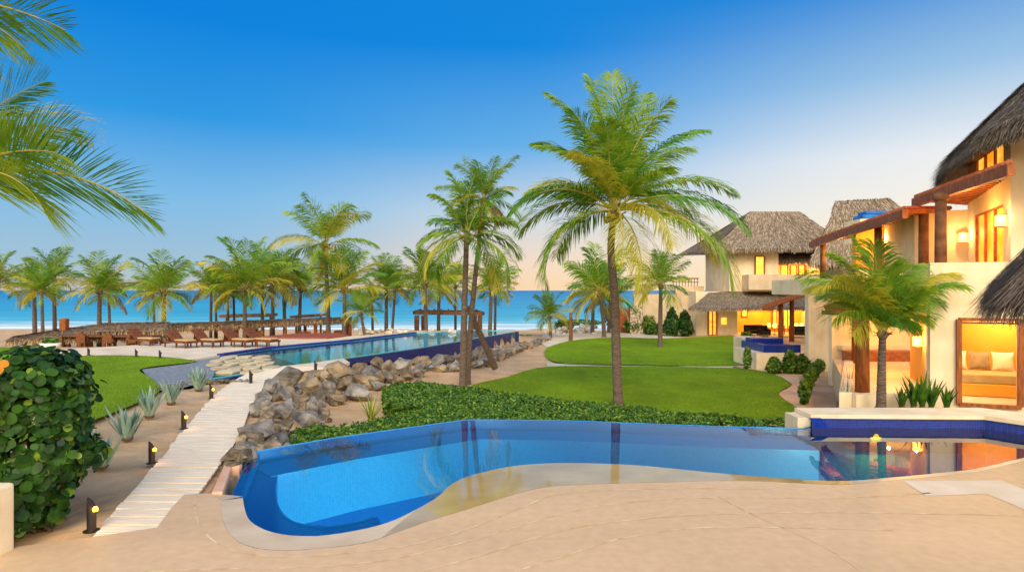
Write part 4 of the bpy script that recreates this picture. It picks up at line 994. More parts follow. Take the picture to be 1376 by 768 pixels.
for i, (px, py, wpx, lb) in enumerate(AG):
    p = P(px, py, -.03); strap(p, 24, wpx*.8*p.y/F, .105, lb, [AGAVE, mat('agave leaf pale', '7C9A88', 'A2B8A4', rough=.5)], 'agave', 'agave', spread=.8, seed=20+i, curve=-.12, group='agaves in the sand bed', r0=.07)
# sea grape bush at the left
bt = thing('sea_grape_bush', 'dense sea grape bush with round leaves filling the left edge', 'bush', (-6.6, 8.6, -.05))
rng = np.random.default_rng(4); pts = []; nr = []
SG0 = [(-6.15,8.35,.5,.62),(-6.0,8.4,1.1,.62),(-6.05,8.45,1.65,.62),(-6.6,8.2,.6,.8),(-6.7,8.2,1.3,.85),(-6.8,8.3,1.75,.62),(-7.4,8.3,.9,.9),(-7.5,8.4,1.6,.75),(-5.93,8.3,.8,.45),(-5.85,8.45,1.45,.46),(-6.1,8.2,.2,.42),(-8.3,8.4,1.2,1.0),(-6.3,9.0,1.5,.7),(-6.3,9.0,.8,.7)]
SG = [(a-.45, b, c, d) for a, b, c, d in SG0]
def inside(p, shrink=.74): return any((p[0]-c[0])**2+(p[1]-c[1])**2+(p[2]-c[2])**2 < (c[3]*shrink)**2 for c in SG)
while len(pts) < 7600:
    c = SG[rng.integers(len(SG))]; d = rng.normal(0, 1, 3); d /= np.linalg.norm(d); q0 = np.array(c[:3])+d*c[3]; q = np.array(c[:3])+d*c[3]*(rng.uniform(.72, 1.08)+.28*noise.noise(Vector(q0)*2.3))
    if inside(q) or q[2] < 0.02: continue
    pts.append(q); nr.append(d+np.array((0, -.3, .5)))
top = [i for i, p in enumerate(pts)]
leaf_cloud('foliage', pts, nr, .125, [GRAPE, GRAPEY, CACT], [.78, .09, .13], bt, 4, elong=1.08, jitter=.5, nside=10)
oi = sorted([i for i, p in enumerate(pts) if p[2] > 1.9 and -6.85 < p[0] < -6.15], key=lambda i: pts[i][1]-pts[i][2])[:14:2]
leaf_cloud('turning_leaves', [pts[i]+np.array((0,-.1,.08)) for i in oi], [nr[i] for i in oi], .15, [GRAPEO], [1.0], bt, 6, elong=1.1, jitter=.4, nside=10)
m = MB()
for i in range(26):
    q = pts[R.randrange(len(pts))]; b0 = Vector((R.uniform(-7.6,-6.1), R.uniform(8.3,8.7), -.1)); m.tube([b0, b0.lerp(Vector(q), .55)+Vector((0,0,.25)), Vector(q)*1.0], [.03,.018,.006], 5)
m.build('branches', TWIG, bt)
SPK = leafmat('flower spike', 'B8C890', 'D8E0B8', .3); m = MB()
for i in range(46):
    q = Vector(pts[R.randrange(len(pts))])
    for k in range(5): m.lathe(q+Vector((R.uniform(-.02,.02), -.06, .02*k-.04)), [(.002,0),(.009,.008),(.002,.016)], 5)
m.build('flower_spikes', SPK, bt)
# low wall in the left corner
m = MB(); z1 = .80; m.prism([(-5.98,7.62),(-6.0,7.3),(-7.5,7.0),(-9,7.0),(-9,7.5),(-7,7.65)], -.3, z1)
tag(m.build('low_wall', STUCCO, bevel=.04), 'low cream plaster wall end in the bottom left corner', 'wall')
# garden shrubs on the right
def gs(px, py, z, wpx, hpx, label, n, mats, w, seed, size=.09, **k):
    p = P(px, py, z); s_ = p.y/F; return shrub(p, wpx*s_/2, wpx*s_/2*.8, hpx*s_, label, n, size, mats, w, seed, **k)
HM = [HEDGEL, HEDGEY, CACT]
gs(855,448,-1,34,22,'olive green shrub left of the yellow shrub by the garden wall',900,HM,[.5,.3,.2],1,.16)
gs(868,448,-1,30,26,'yellow green shrub in front of the stone pillar',900,HM,[.2,.7,.1],2,.16)
gs(838,446,-1,26,18,'dark low shrub at the foot of the dense palms',700,HM,[.5,.1,.4],3,.16)
gs(826,442,-1,36,30,'dark undergrowth below the dense drooping palms',900,HM,[.4,.1,.5],33,.16)
gs(880,450,-1,30,16,'round dark shrub behind the clear trunked palm',700,HM,[.5,.1,.4],4,.16)
gs(903,452,-1,34,38,'tall dark conifer like shrub against the garden wall, left one',1500,[CACT,HEDGEL],[.7,.3],5,.14,cone=.75,elong=3)
gs(920,452,-1,30,36,'tall dark conifer like shrub against the garden wall, right one',1400,[CACT,HEDGEL],[.7,.3],6,.14,cone=.7,elong=3)
gs(757,446,-1.3,26,18,'dark green bush among the pale reef rocks',700,HM,[.5,.1,.4],7,.15)
gs(706,455,-1.3,34,5,'flat clipped shrub at the end of the boulder row',700,HM,[.6,.2,.2],8,.13)
gs(782,437,-1.3,60,8,'long dark shrub in front of the sea',900,HM,[.5,.1,.4],9,.16)
gs(1003,452,-1,16,7,'small shrub at the corner of the far villa terrace',300,HM,[.5,.3,.2],10,.1)
gs(1028,470,-1,16,20,'leafy shrub left of the plunge pool box',500,HM,[.4,.4,.2],11,.1)
gs(1004,498,-1,12,34,'thin climbing shrub at the lawn tip',450,HM,[.4,.5,.1],12,.08)
gs(1040,503,-1,26,24,'pointed shrub in front of the plunge pool box',900,HM,[.4,.4,.2],13,.08,cone=.5,elong=3)
gs(1062,503,-1,28,34,'tallest pointed shrub against the plunge pool box',1000,HM,[.5,.3,.2],14,.08,cone=.6,elong=3)
gs(1077,503,-1,30,28,'drooping leafy shrub by the white villa wall',1000,HM,[.5,.3,.2],15,.08,cone=.4,elong=3)
for i, (px, py, h) in enumerate(((1081,545,34),(1084,532,30),(1089,520,26),(1095,509,22),(1101,500,18))):
    gs(px, py, -1, 15, h, 'thin upright shrub %s in the strip between path and driveway' % ['nearest the pool','second from the pool','in the middle','fourth from the pool','farthest from the pool'][i], 420, HM, [.4,.5,.1], 60+i, .08, elong=2.4, group='upright shrubs along the driveway')
for i, (px, py, hh) in enumerate(((1212,548,.55),(1228,549,.85),(1240,549,1.0),(1251,549,.8),(1272,549,.6))):
    strap(P(px, py, 0.0), 12, hh*1.05, .10, ['short strap leaf plant left of the patio steps','strap leaf plant second from the left below the villa wall','tallest strap leaf plant below the villa wall','bushy strap leaf plant touching the villa wall','small strap leaf plant beside the daybed window'][i], [SNAKE, HEDGEL], 'plant', 'strap_plant', .35, 40+i, .6, group='strap leaf plants by the villa')
for i, (px, py) in enumerate(((1137,545),(1141,525))):
    strap(P(px, py, -.1), 12, .85, .02, 'thin reed clump %s the patio wall' % ('at the near end of' if i == 0 else 'leaning on'), [HEDGEY, SNAKE], 'plant', 'reed_clump', .28, 70+i, .2)
strap(P(498,566,-.9), 18, .85, .05, 'small yellow green palm seedling on the sand behind the infinity pool', [HEDGEY, PL_Y], 'plant', 'palm_seedling', .9, 77, .4)

# ================================================================== THATCH
def thatch_patch(mb, corners, n, ln, wd, seed, sag=0.0, lift=.05, fringe=0, nm=3, nu=10, nv=6, thick=.0, flare=.0):
    """corners: top-left, top-right, bottom-right, bottom-left; rows of straw laid down the slope"""
    tl_, tr_, br_, bl_ = [Vector(c) for c in corners]; rr = random.Random(seed)
    def S(u, v):
        p = (tl_.lerp(tr_, u)).lerp(bl_.lerp(br_, u), v); return p+Vector((0,0,-sag*math.sin(math.pi*v)))
    nrm = (tr_-tl_).cross(bl_-tl_) if (tr_-tl_).length > .05 else (br_-bl_).cross(bl_-tl_)
    nrm.normalize()
    if nrm.z < 0: nrm = -nrm
    vs = [S(i/nu, j/nv)+nrm*noise.noise(S(i/nu, j/nv)*1.7)*.05 for j in range(nv+1) for i in range(nu+1)]
    fs = [(j*(nu+1)+i, j*(nu+1)+i+1, (j+1)*(nu+1)+i+1, (j+1)*(nu+1)+i) for j in range(nv) for i in range(nu)]
    mb.add(vs, fs, 0)
    for k in range(n+fringe):
        u = rr.random(); fr_ = k >= n; v = 1.0-rr.random()*.03 if fr_ else rr.random()**.85
        p = S(u, v); dn = (S(u, min(1, v+.02))-S(u, max(0, v-.02))).normalized()
        if fr_: dn = (dn+Vector((0,0,-rr.uniform(.5, 2.2)))).normalized()
        sd_ = dn.cross(nrm).normalized(); dn = (dn+sd_*rr.gauss(0, .16)).normalized()
        L = ln*rr.uniform(.5, 1.3); w = wd*rr.uniform(.6, 1.4); q = p+nrm*rr.uniform(.0, lift); e = q+dn*L+nrm*rr.uniform(0, lift)*.8
        mb.add([q-sd_*w, q+sd_*w, e+sd_*w*.3, e-sd_*w*.3], [(0,1,2,3)], 1+rr.randrange(nm))
TH = [THATCH, STRAW1, STRAW2, STRAW3]; THB = [THATCHB, STRAWB, STRAW1, STRAW3]
def window(parent, a, b, z0, z1, pane=PANE, fr=.07, mull=0, frame=WOOD, proud=.03, out=None, name='window'):
    """framed pane on the wall line a-b between z0 and z1; out = outward direction"""
    a = Vector((a[0], a[1], 0)); b = Vector((b[0], b[1], 0)); d = (b-a).normalized(); o_ = Vector(out or (d.y, -d.x, 0)).normalized()
    m = MB(); h = z1-z0
    for p, q in (((a, z0), (a, z1)), ((b, z0), (b, z1))): m.bar(p[0]+Vector((0,0,p[1]))+o_*proud, q[0]+Vector((0,0,q[1]))+o_*proud, fr*1.4, fr*1.2, up=o_)
    for z in (z0, z1): m.bar(a+Vector((0,0,z))+o_*(proud+.004), b+Vector((0,0,z))+o_*(proud+.004), fr*1.4, fr)
    for i in range(mull):
        p = a.lerp(b, (i+1)/(mull+1)); m.bar(p+Vector((0,0,z0))+o_*proud, p+Vector((0,0,z1))+o_*proud, fr, fr, up=o_)
    w = m.build(name, frame, parent)
    m = MB(); m.add([a+Vector((0,0,z0))+o_*.012, b+Vector((0,0,z0))+o_*.012, b+Vector((0,0,z1))+o_*.012, a+Vector((0,0,z1))+o_*.012], [(0,1,2,3)])
    m.build('pane', pane, w); return w
def wall(mb, a, b, z0, z1, t=.25, mi=0):
    a = Vector((a[0], a[1], 0)); b = Vector((b[0], b[1], 0)); d = (b-a).normalized(); n_ = Vector((-d.y, d.x, 0))*t
    mb.prism([a, b, b+n_, a+n_], z0, z1, mi)

# ================================================================== FAR VILLA (thatched, two storeys)
fv = thing('far_villa', 'cream two storey villa with grey thatched hip roof beyond the far lawn', 'villa', (22, 58, -1))
m = MB()
X = lambda x, D: QX(x, D)
m.box(X(980,57), X(1046,57), 57, 64, 3.0, 7.0)                           # upper cream volume
m.box(X(1046,60), X(1104,60), 60, 64, 3.0, 6.6, 0)
m.box(X(935,57.6), X(991,57.6), 57.6, 62, -1.1, 3.0)                     # lower left volume
m.box(X(1104,57), X(1135,57), 57, 64, -1.1, 6.6)
m.build('wall', STUCCO, fv)
m = MB(); m.box(X(1006,55.4), X(1110,55.4), 55.4, 55.7, 3.15, 4.5); m.box(X(1006,55.4), X(1006,55.4)+.3, 55.7, 57, 3.15, 4.49); m.box(X(1007,55.4), X(1110,55.4), 55.7, 60, 3.0, 3.2); m.build('balcony_parapet', STUCCOG, fv)
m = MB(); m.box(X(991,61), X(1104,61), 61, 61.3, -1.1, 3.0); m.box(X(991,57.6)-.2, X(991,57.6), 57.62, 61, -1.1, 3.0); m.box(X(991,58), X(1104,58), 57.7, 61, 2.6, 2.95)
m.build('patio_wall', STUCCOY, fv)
m = MB(); m.box(X(988,56), X(1104,56), 55.5, 61, -1.1, -.9); m.build('patio_floor', LDECK, fv)
for nm, c, nn, fr_ in (('roof', None, 0, 0),):
    m = MB(); e = [Vector((17.3,55.6,6.75)), Vector((30.5,55.6,6.9)), Vector((32,66,7)), Vector((17.3,66,6.8))]; r0, r1 = Vector((23.0,61,10.7)), Vector((27.7,61,10.7))
    thatch_patch(m, (r0, r1, e[1], e[0]), 3800, .5, .035, 1, .25, fringe=900); thatch_patch(m, (r0, r0, e[0], e[3]), 1600, .5, .035, 2, .2, fringe=300)
    thatch_patch(m, (r1, r1, e[2], e[1]), 1500, .5, .035, 3, .2, fringe=300); thatch_patch(m, (r1, r0, e[3], e[2]), 200, .5, .035, 4)
    m.add([e[0]-Vector((0,0,.05)), e[1]-Vector((0,0,.05)), e[2]-Vector((0,0,.05)), e[3]-Vector((0,0,.05))], [(3,2,1,0)], 0); m.build('roof', TH, fv)
m = MB(); c = [Q(1052,322,61), Q(1096,322,61), Q(1100,349,57.3), Q(1032,351,57.3)]
thatch_patch(m, c, 1500, .45, .035, 5, .15, fringe=600); thatch_patch(m, (c[0], c[0], c[3], c[3]+Vector((0,4,0))), 400, .45, .03, 6); m.build('roof', TH, fv)
m = MB(); c = [Q(1001,389,57.4), Q(1110,388,57.4), Q(1110,412,54), Q(984,413,54)]
thatch_patch(m, c, 2600, .42, .03, 7, .1, fringe=900); c2 = [Q(952,393,57.5), Q(1001,389,57.4), Q(984,413,54), Q(926,413,54.6)]
thatch_patch(m, c2, 1500, .42, .03, 8, .1, fringe=600); m.build('awning', TH, fv)
window(fv, (X(952,57.5),57.55), (X(963,57.5),57.55), -.95, 1.45, PANE, .09, 1, WOODR, name='door')
window(fv, (X(969,57.5),57.55), (X(977,57.5),57.55), .0, .62, PANEW, .03, 0, STUCCO)
window(fv, (X(1015,56.9),56.95), (X(1027,56.9),56.95), 4.5, 6.15, PANEW, .09, 0, WOOD)
m = MB(); m.box(X(1030,59.9), X(1049,59.9), 59.88, 59.96, 4.3, 5.7); m.build('lit_wall', STUCCOY, fv)  # amber panel over the cream wall, warm lamplight put into its colour
for x0, x1 in ((1050,1059), (1063,1071), (1074,1082), (1085,1093)): window(fv, (X(x0,59.8),59.95), (X(x1,59.8),59.95), 4.3, 5.5, PANEW, .07, 0, WOOD)
window(fv, (X(997,60.9),60.95), (X(1004,60.9),60.95), .6, 1.9, PANEW, .07, 0, WOOD)
window(fv, (X(1038,60.9),60.95), (X(1050,60.9),60.95), -.6, 1.9, PANEW, .09, 1, WOOD); window(fv, (X(1053,60.9),60.95), (X(1064,60.9),60.95), -.6, 1.9, PANEW, .09, 1, WOOD)
for x in (1000, 1025, 1060, 1084): lamp('patio_lamp', (X(x,59.3), 59.3, 2.1), 330, (1,.52,.13), .04, fv)
lamp('balcony_lamp', (X(1040,58.4), 58.4, 5.2), 220, (1,.52,.13), .04, fv); lamp('balcony_lamp', (X(1078,58.4), 58.4, 5.0), 220, (1,.52,.13), .04, fv)
# timber lean-to in front of the far villa
ct = thing('timber_lean_to', 'small lean-to roof on two timber posts over the far villa patio', 'canopy', (21.5, 49, -1))
m = MB(); a, b = Q(1025,412,50), Q(1086,390,45); c_, d_ = Q(1034,412,54), Q(1092,391,49)
m.add([a, b, d_, c_, a+Vector((0,0,.14)), b+Vector((0,0,.14)), d_+Vector((0,0,.14)), c_+Vector((0,0,.14))], [(3,2,1,0),(4,5,6,7),(0,1,5,4),(1,2,6,5),(2,3,7,6),(3,0,4,7)]); m.build('roof', TILE_R, ct)
m = MB(); m.bar(a+Vector((0,-.05,-.12)), b+Vector((0,-.05,-.12)), .2, .3); m.build('beam', WOODR, ct)
for px, D in ((1049,49.6), (1064,50.6)):
    m = MB(); m.tube([Vector((X(px,D), D, -1)), Vector((X(px,D), D, 1.2)), Q(px, 404-(px-1049)*.3, D)], [.2,.18,.17], 10); m.build('post', WOOD, ct, smooth=True)
# patio furniture far away
def sofa(loc, w, d, label, mt, rz=0):
    t = thing('patio_sofa', label, 'sofa', tuple(loc)); x, y, z = loc
    m = MB(); m.box(x-w/2, x+w/2, y-d/2, y+d/2, z+.12, z+.42); m.build('seat', mt, t, bevel=.04)
    m = MB(); m.box(x-w/2, x+w/2, y+d/2-.2, y+d/2, z+.422, z+.9); m.build('backrest', mt, t, bevel=.05)
    for sx in (-1, 1):
        m = MB(); m.box(x+sx*w/2-(.2 if sx > 0 else 0), x+sx*w/2+(.2 if sx < 0 else 0), y-d/2, y+d/2-.21, z+.424, z+.62); m.build('armrest', mt, t, bevel=.04)
        for sy in (-1, 1): m = MB(); m.box(x+sx*(w/2-.1)-.04, x+sx*(w/2-.1)+.04, y+sy*(d/2-.1)-.04, y+sy*(d/2-.1)+.04, z, z+.118); m.build('leg', WOOD, t)
    return t
sofa((X(1014,57), 57, -.9), 1.7, .9, 'dark upholstered sofa on the far villa patio, left of the posts', DARKS)
sofa((X(1026,56), 56, -.9), 1.0, .9, 'dark armchair beside the sofa on the far villa patio', DARKS)
sofa((X(1074,55), 55, -.9), 1.5, .9, 'dark sofa behind the right timber post of the lean-to', DARKS)
tt = thing('dining_table', 'wooden dining table between the posts of the far villa patio', 'table', (X(1040,58), 58, -.9)); x = X(1040,58)
m = MB(); m.box(x-.9, x+.9, 57.6, 58.4, -.2, -.14); m.build('tabletop', WICKER, tt)
for sx in (-1, 1):
    for sy in (-1, 1): m = MB(); m.box(x+sx*.8-.04, x+sx*.8+.04, 58+sy*.33-.04, 58+sy*.33+.04, -.9, -.202); m.build('leg', WICKER, tt)
for i, px in enumerate((1033, 1041, 1070, 1077)):
    D = 56.5; x = X(px, D); t = thing('table_lamp', 'glowing shaded lamp on the far villa patio, %s from the left' % ORD[i], 'lamp', (x, D, -.9), 'lamps on the far villa patio')
    m = MB(); m.lathe((x, D, -.9), [(.12,0),(.12,.02),(.025,.04),(.025,.75)], 10); m.build('stand', BLACK, t)
    m = MB(); m.lathe((x, D, -.15), [(.17,0),(.19,.02),(.13,.32),(.1,.33)], 12); m.build('shade', LAMPS, t)

# garden wall left of the far villa
gw = thing('garden_wall', 'high pale stucco wall with a stepped top left of the far villa', 'wall', (14.5, 60, -1))
m = MB(); m.box(X(852,60), X(946,60), 60, 60.5, -1.2, 2.75); m.box(X(908,60.5), X(946,60.5), 60.52, 61, 2.5, 3.5); m.build('wall', STUCCOG, gw)
m = MB(); m.box(X(846,59.8), X(863,59.8), 59.4, 59.95, -1.2, 1.65); m.build('stone_pillar', mat('rubble stone', '6E6052', 'C4B49C', rough=.9, scale=5, bump=1, bscale=6, bdist=.05, lo=.42, hi=.55), gw)
m = MB()
for k in range(9): x = X(905+k*4, 60.8); m.bar((x, 60.8, 3.5), (x, 60.8, 4.25), .05, .05, up=(0,1,0))
m.bar((X(903,60.8),60.8,4.25), (X(939,60.8),60.8,4.25), .12, .1); m.bar((X(903,60.8),60.8,3.9), (X(939,60.8),60.8,3.9), .06, .06); m.build('railing', WOOD, gw)
m = MB(); m.v = []; D = 61
m = MB(); m.box(X(833,D), X(852,D), D, D+.3, -1.2, 1.3); m.build('low_section', TILE_R, gw)
m = MB(); cx_ = X(842,60.9); m.v = [(cx_+.58*math.cos(math.pi*j/12), 60.9, 1.5+.5*math.sin(math.pi*j/12)) for j in range(13)]; m.f = [tuple(range(13))]; m.m = [0]
m.v += [(v[0], 61.2, v[2]) for v in m.v[:13]]; m.f += [tuple(range(13,26))[::-1]]+[(i, (i+1)%13, 13+(i+1)%13, 13+i) for i in range(13)]; m.m = [0]*len(m.f); m.build('arched_window', TURQ, gw)

# tall conical thatched roof behind the villa
ch = thing('thatched_tower', 'tall truncated grey thatched roof rising behind the terracotta canopies', 'building', (21, 44, -1))
m = MB(); T = [Vector((23.0,45,9.4)), Vector((26.9,45,9.6)), Vector((27.0,47.5,9.3)), Vector((24.6,47.5,9.3))]; B = [Vector((19.5,41.5,4.9)), Vector((29.5,41.5,4.6)), Vector((29.5,50,4.6)), Vector((25.0,50,4.6))]
mid_ = [t_.lerp(b_, .45)+Vector(((t_-b_).x*.12, 0, .6)) for t_, b_ in zip(T, B)]
for i in range(4):
    j = (i+1) % 4
    thatch_patch(m, (T[i], T[j], mid_[j], mid_[i]), 1600 if i in (0, 3) else 300, .5, .03, 20+i); thatch_patch(m, (mid_[i], mid_[j], B[j], B[i]), 1800 if i in (0, 3) else 300, .5, .03, 30+i, fringe=300)
thatch_patch(m, (T[3], T[2], T[1], T[0]), 500, .4, .03, 40, fringe=300); m.build('roof', TH, ch)
m = MB(); m.box(22.5, 28, 43.0, 46, -1.1, 4.6); m.build('wall', STUCCO, ch)

# ================================================================== NEAR VILLA
nv = thing('near_villa', 'large cream plaster villa with glowing rooms and thatched roof at the right edge', 'villa', (13, 18, 0))
C0 = (11.5, 17.4); C1 = (15.0, 23.7); dW = Vector((3.5, 6.3, 0)).normalized(); dF = Vector((1.94, -.8, 0)).normalized()
C0v = Vector((11.5, 17.4, 0)); RX = C0v+dF*6.5
# daybed window opening on the front wall
def on_front(px): # point of the front wall line seen at pixel column px
    k = (px-CX)/F; t = (k*C0v.y-C0v.x)/(dF.x-k*dF.y); return C0v+dF*t
wa, wb = on_front(1288), on_front(1371); zt, zb_ = 2.32, .0
m = MB(); nF = Vector((-dF.y, dF.x, 0)); 
if nF.y < 0: nF = -nF
def slab_wall(mb, a, b, z0, z1, t=.3, mi=0): mb.prism([a, b, b+nF*t, a+nF*t], z0, z1, mi)
slab_wall(m, C0v, wa, -.2, 3.86); slab_wall(m, wa, wb, zt, 3.859); slab_wall(m, wb, RX, -.2, 3.861); slab_wall(m, wa, wb, -.2, .0)
m.build('front_wall', STUCCO, nv)
m = MB()
# west face with parapet, wood door recess
C1v = Vector((15.0, 23.7, 0)); nW = Vector((dW.y, -dW.x, 0))
def wwall(mb, t0, t1, z0, z1, th=.3, off=0): a = C0v+dW*t0+nW*off; b = C0v+dW*t1+nW*off; mb.prism([a, b, b+nW*th, a+nW*th], z0, z1)
a_ = C0v+dF*.02; LW = (C1v-C0v).length
mm_ = MB(); wwall(m, .31, 2.5, -.2, 3.855); wwall(m, 3.7, LW, -.2, 3.856); wwall(m, 2.5, 3.7, 2.5, 3.854); m.build('west_wall', STUCCO, nv)
m = MB(); wwall(m, 2.5, 3.7, .2, 2.5, .08, .12); m.build('door', WOODR, nv)
# sconces
def sconce(loc, label, size=(.13, .30), power=14, parent=None):
    x, y, z = loc; t = thing('wall_sconce', label, 'wall lamp', (x, y, z), 'glowing wall lamps of the villa')
    m = MB(); w, h = size; m.lathe((x, y, z-h/2), [(w*.75,0),(w,.01),(w,h-.01),(w*.75,h)], 12); m.build('shade', LAMPS, t)
    m = MB(); m.lathe((x, y, z-h/2-.025), [(w*.5,0),(w*1.05,.005),(w*1.05,.02),(w*.5,.022)], 12); m.lathe((x, y, z+h/2+.004), [(w*.5,0),(w*1.05,.005),(w*1.05,.02),(w*.5,.022)], 12); m.build('trim', WOOD, t)
    lamp('lamp', (x-.18, y-.22, z+.1), power*1.6, (1,.60,.22), .03, t); return t
p = C0v+dW*2.1-nW*.16; sconce((p.x, p.y, 1.55), 'glowing box sconce beside the timber door above the patio', power=26)
# room behind the daybed window
rb = Vector((0,0,0)); depth = 3.6
m = MB(); A0, B0 = C0v+dF*.3+nF*.3, RX+nF*.3
Ar, Br = A0+nF*depth, B0+nF*depth
m.prism([Ar, Br, Br+nF*.1, Ar+nF*.1], 0, 3.0); m.prism([A0-dF*.0, Ar, Ar-dF*.1, A0-dF*.1], 0, 3.0); m.prism([B0, Br, Br+dF*.1, B0+dF*.1], 0, 3.0); m.prism([A0, B0, Br, Ar], 2.9, 3.05)
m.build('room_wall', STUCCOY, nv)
m = MB(); m.prism([A0, B0, Br, Ar], -.1, .01); m.build('room_floor', LDECK, nv)
m = MB()
for z in (.03, zt): m.bar(wa+Vector((0,0,z))-nF*.03, wb+Vector((0,0,z))-nF*.03, .16, .09)
for q in (wa, wb): m.bar(q+Vector((0,0,0.05))-nF*.03, q+Vector((0,0,zt))-nF*.03, .12, .16, up=tuple(nF))
m.bar(wa+dF*.08+Vector((0,0,zt-.09))-nF*.0, wb-dF*.08+Vector((0,0,zt-.09)), .08, .05)
m.build('window_frame', WOOD, nv)
ctr = (wa+wb)/2+nF*1.6; lamp('room_lamp', ctr+Vector((0,0,2.5)), 170, (1,.76,.38), .04, nv); lamp('room_lamp', ctr+nF*1.5+dF*1.5+Vector((0,0,2.4)), 110, (1,.76,.38), .04, nv)
# daybed
def bar_on(mb, a, L, d, z0, z1): mb.prism([a, a+dF*L, a+dF*L+nF*d, a+nF*d], z0, z1)
dbo = wa+nF*1.75+dF*.25; db = thing('daybed', 'low built-in daybed with a beige mattress inside the glowing room', 'daybed', tuple(dbo))
m = MB(); bar_on(m, dbo, 4.2, 1.5, .02, .38); m.build('base', STUCCOY, db, bevel=.03)
m = MB(); bar_on(m, dbo+dF*.05+nF*.03, 4.1, 1.42, .385, .66); m.build('mattress', mat('mattress', 'A89468', 'B8A478', rough=.9), db, bevel=.04)
for i in range(5):
    q = dbo+dF*(.06+i*.6)+nF*1.12; t = thing('cushion', ['white cushion at the left end of the daybed','taupe cushion second from the left on the daybed','white cushion third from the left on the daybed','taupe cushion fourth from the left on the daybed','white cushion hidden at the right end of the daybed'][i], 'cushion', tuple(q), 'cushions along the daybed')
    bm = bmesh.new(); bmesh.ops.create_grid(bm, x_segments=8, y_segments=8, size=.5); vs = [v.co.copy() for v in bm.verts]; fs = [tuple(v.index for v in f.verts) for f in bm.faces]; bm.free(); m = MB()
    for s_ in (1, -1):
        pts_ = []
        for v in vs:
            pu = (1-abs(v.x*2)**2.6)*(1-abs(v.y*2)**2.6); pin = 1-.12*(abs(v.x*2)*abs(v.y*2))**.5*0-.10*(1-max(abs(v.x), abs(v.y))*2)*0
            u, w_ = v.x*.64*(1-.10*(1-(v.y*2)**2)*abs(v.x*2)), v.y*.56*(1-.10*(1-(v.x*2)**2)*abs(v.y*2))
            pts_.append(q+dF*(.30+u*.9)+nF*(.12+s_*pu**.5*.11+w_*.25)+Vector((0,0,.95+w_)))
        m.add(pts_, fs if s_ < 0 else [f[::-1] for f in fs])
    m.build('cover', [LINEN, TAUPE][i % 2], t, smooth=True)
# patio
m = MB(); pf = [(9.35,17.5),(11.45,17.5),(15.2,24.2),(16.6,26.6),(13.5,26.6)]; m.prism(pf, -1.0, .22); m.build('patio_floor', mat('patio stone', 'C8B088', 'D8C29C', rough=.5, scale=2), nv)
m = MB(); m.prism([(9.0,17.4),(9.35,17.4),(13.7,25.4),(13.35,25.4)], -1.1, .30); m.prism([(9.36,17.2),(11.5,17.2),(11.5,17.5),(9.36,17.5)], -1.1, .27); m.build('patio_curb', STUCCO, nv)
m = MB(); m.box(13.6, 16.6, 25.6, 26.1, .22, .62); m.build('bench', WOODR, nv)
m = MB(); m.box(13.6, 17.0, 26.9, 27.2, -1, 3.1); m.box(13.8, 16.9, 26.4, 26.89, .62, .78, 0); m.build('patio_back_wall', STUCCO, nv)
m = MB(); m.tube([(9.94,17.95,.2),(9.94,17.95,1.6),(9.95,17.95,2.9)], [.19,.18,.17], 16); m.build('column', WOOD, nv, smooth=True)
m = MB(); m.tube([(13.75,25.2,.2),(13.75,25.2,3.0)], [.2,.2], 12); m.build('column', WOOD, nv, smooth=True)
lamp('patio_lamp', (13.1, 22.0, 2.3), 260, (1,.52,.13), .04, nv); lamp('patio_lamp', (15.2, 25.4, 2.4), 140, (1,.52,.13), .04, nv)
# small tiled roof over the patio
def tiled(mb, a, b, c, d, n, th=.09, r=.075):
    """barrel tiles from the eave a-b up to the top c(above b)-d(above a)"""
    a, b, c, d = map(Vector, (a, b, c, d)); mb.add([a, b, c, d], [(0,1,2,3)]); 
    for i in range(n):
        u = (i+.5)/n; p, q = a.lerp(b, u), d.lerp(c, u); mb.tube([p+Vector((0,0,.02)), q+Vector((0,0,.02))], r, 6)
def canopy(name, label, e0, e1, w1, w0, nr, rafters, parent=None, fascia=.28):
    """e0-e1 outer edge, w0-w1 wall side"""
    t = thing(name, label, 'canopy', tuple(e0)); m = MB(); up = Vector((0,0,.16))
    tiled(m, e0+up, e1+up, w1+up, w0+up, nr); m.build('tiles', TILE_R, t)
    m = MB(); m.add([e0+up*.8, e1+up*.8, w1+up*.8, w0+up*.8], [(3,2,1,0),(0,1,2,3)]); m.build('boarding', WOODR, t)
    m = MB(); m.bar(e0-Vector((0,0,.02)), e1-Vector((0,0,.02)), .16, fascia); m.build('beam', WOOD, t)
    for i in range(rafters):
        u = (i+.5)/rafters; m = MB(); m.bar(e0.lerp(e1, u)+Vector((0,0,.07)), w0.lerp(w1, u)+Vector((0,0,.07)), .08, .12); m.build('rafter', WOODR, t)
    return t
canopy('tiled_canopy', 'upper terracotta canopy under the thatched roof of the near villa', Vector((12.0,15.2,6.02)), Vector((13.35,21.0,6.02)), Vector((15.5,21.4,5.95)), Vector((13.4,16.95,6.2)), 30, 20)
canopy('tiled_canopy', 'long terracotta canopy stepping back towards the tall thatched roof', Vector((12.5,20.1,5.55)), Vector((15.4,32.6,5.45)), Vector((18.0,32.2,5.85)), Vector((15.0,21.6,5.75)), 50, 26)
canopy('tiled_canopy', 'small low terracotta canopy behind the bushy palm', Vector((10.25,19.2,2.42)), Vector((10.95,22.2,2.35)), Vector((14.2,22.6,3.1)), Vector((12.6,19.6,3.1)), 14, 6, fascia=.14)
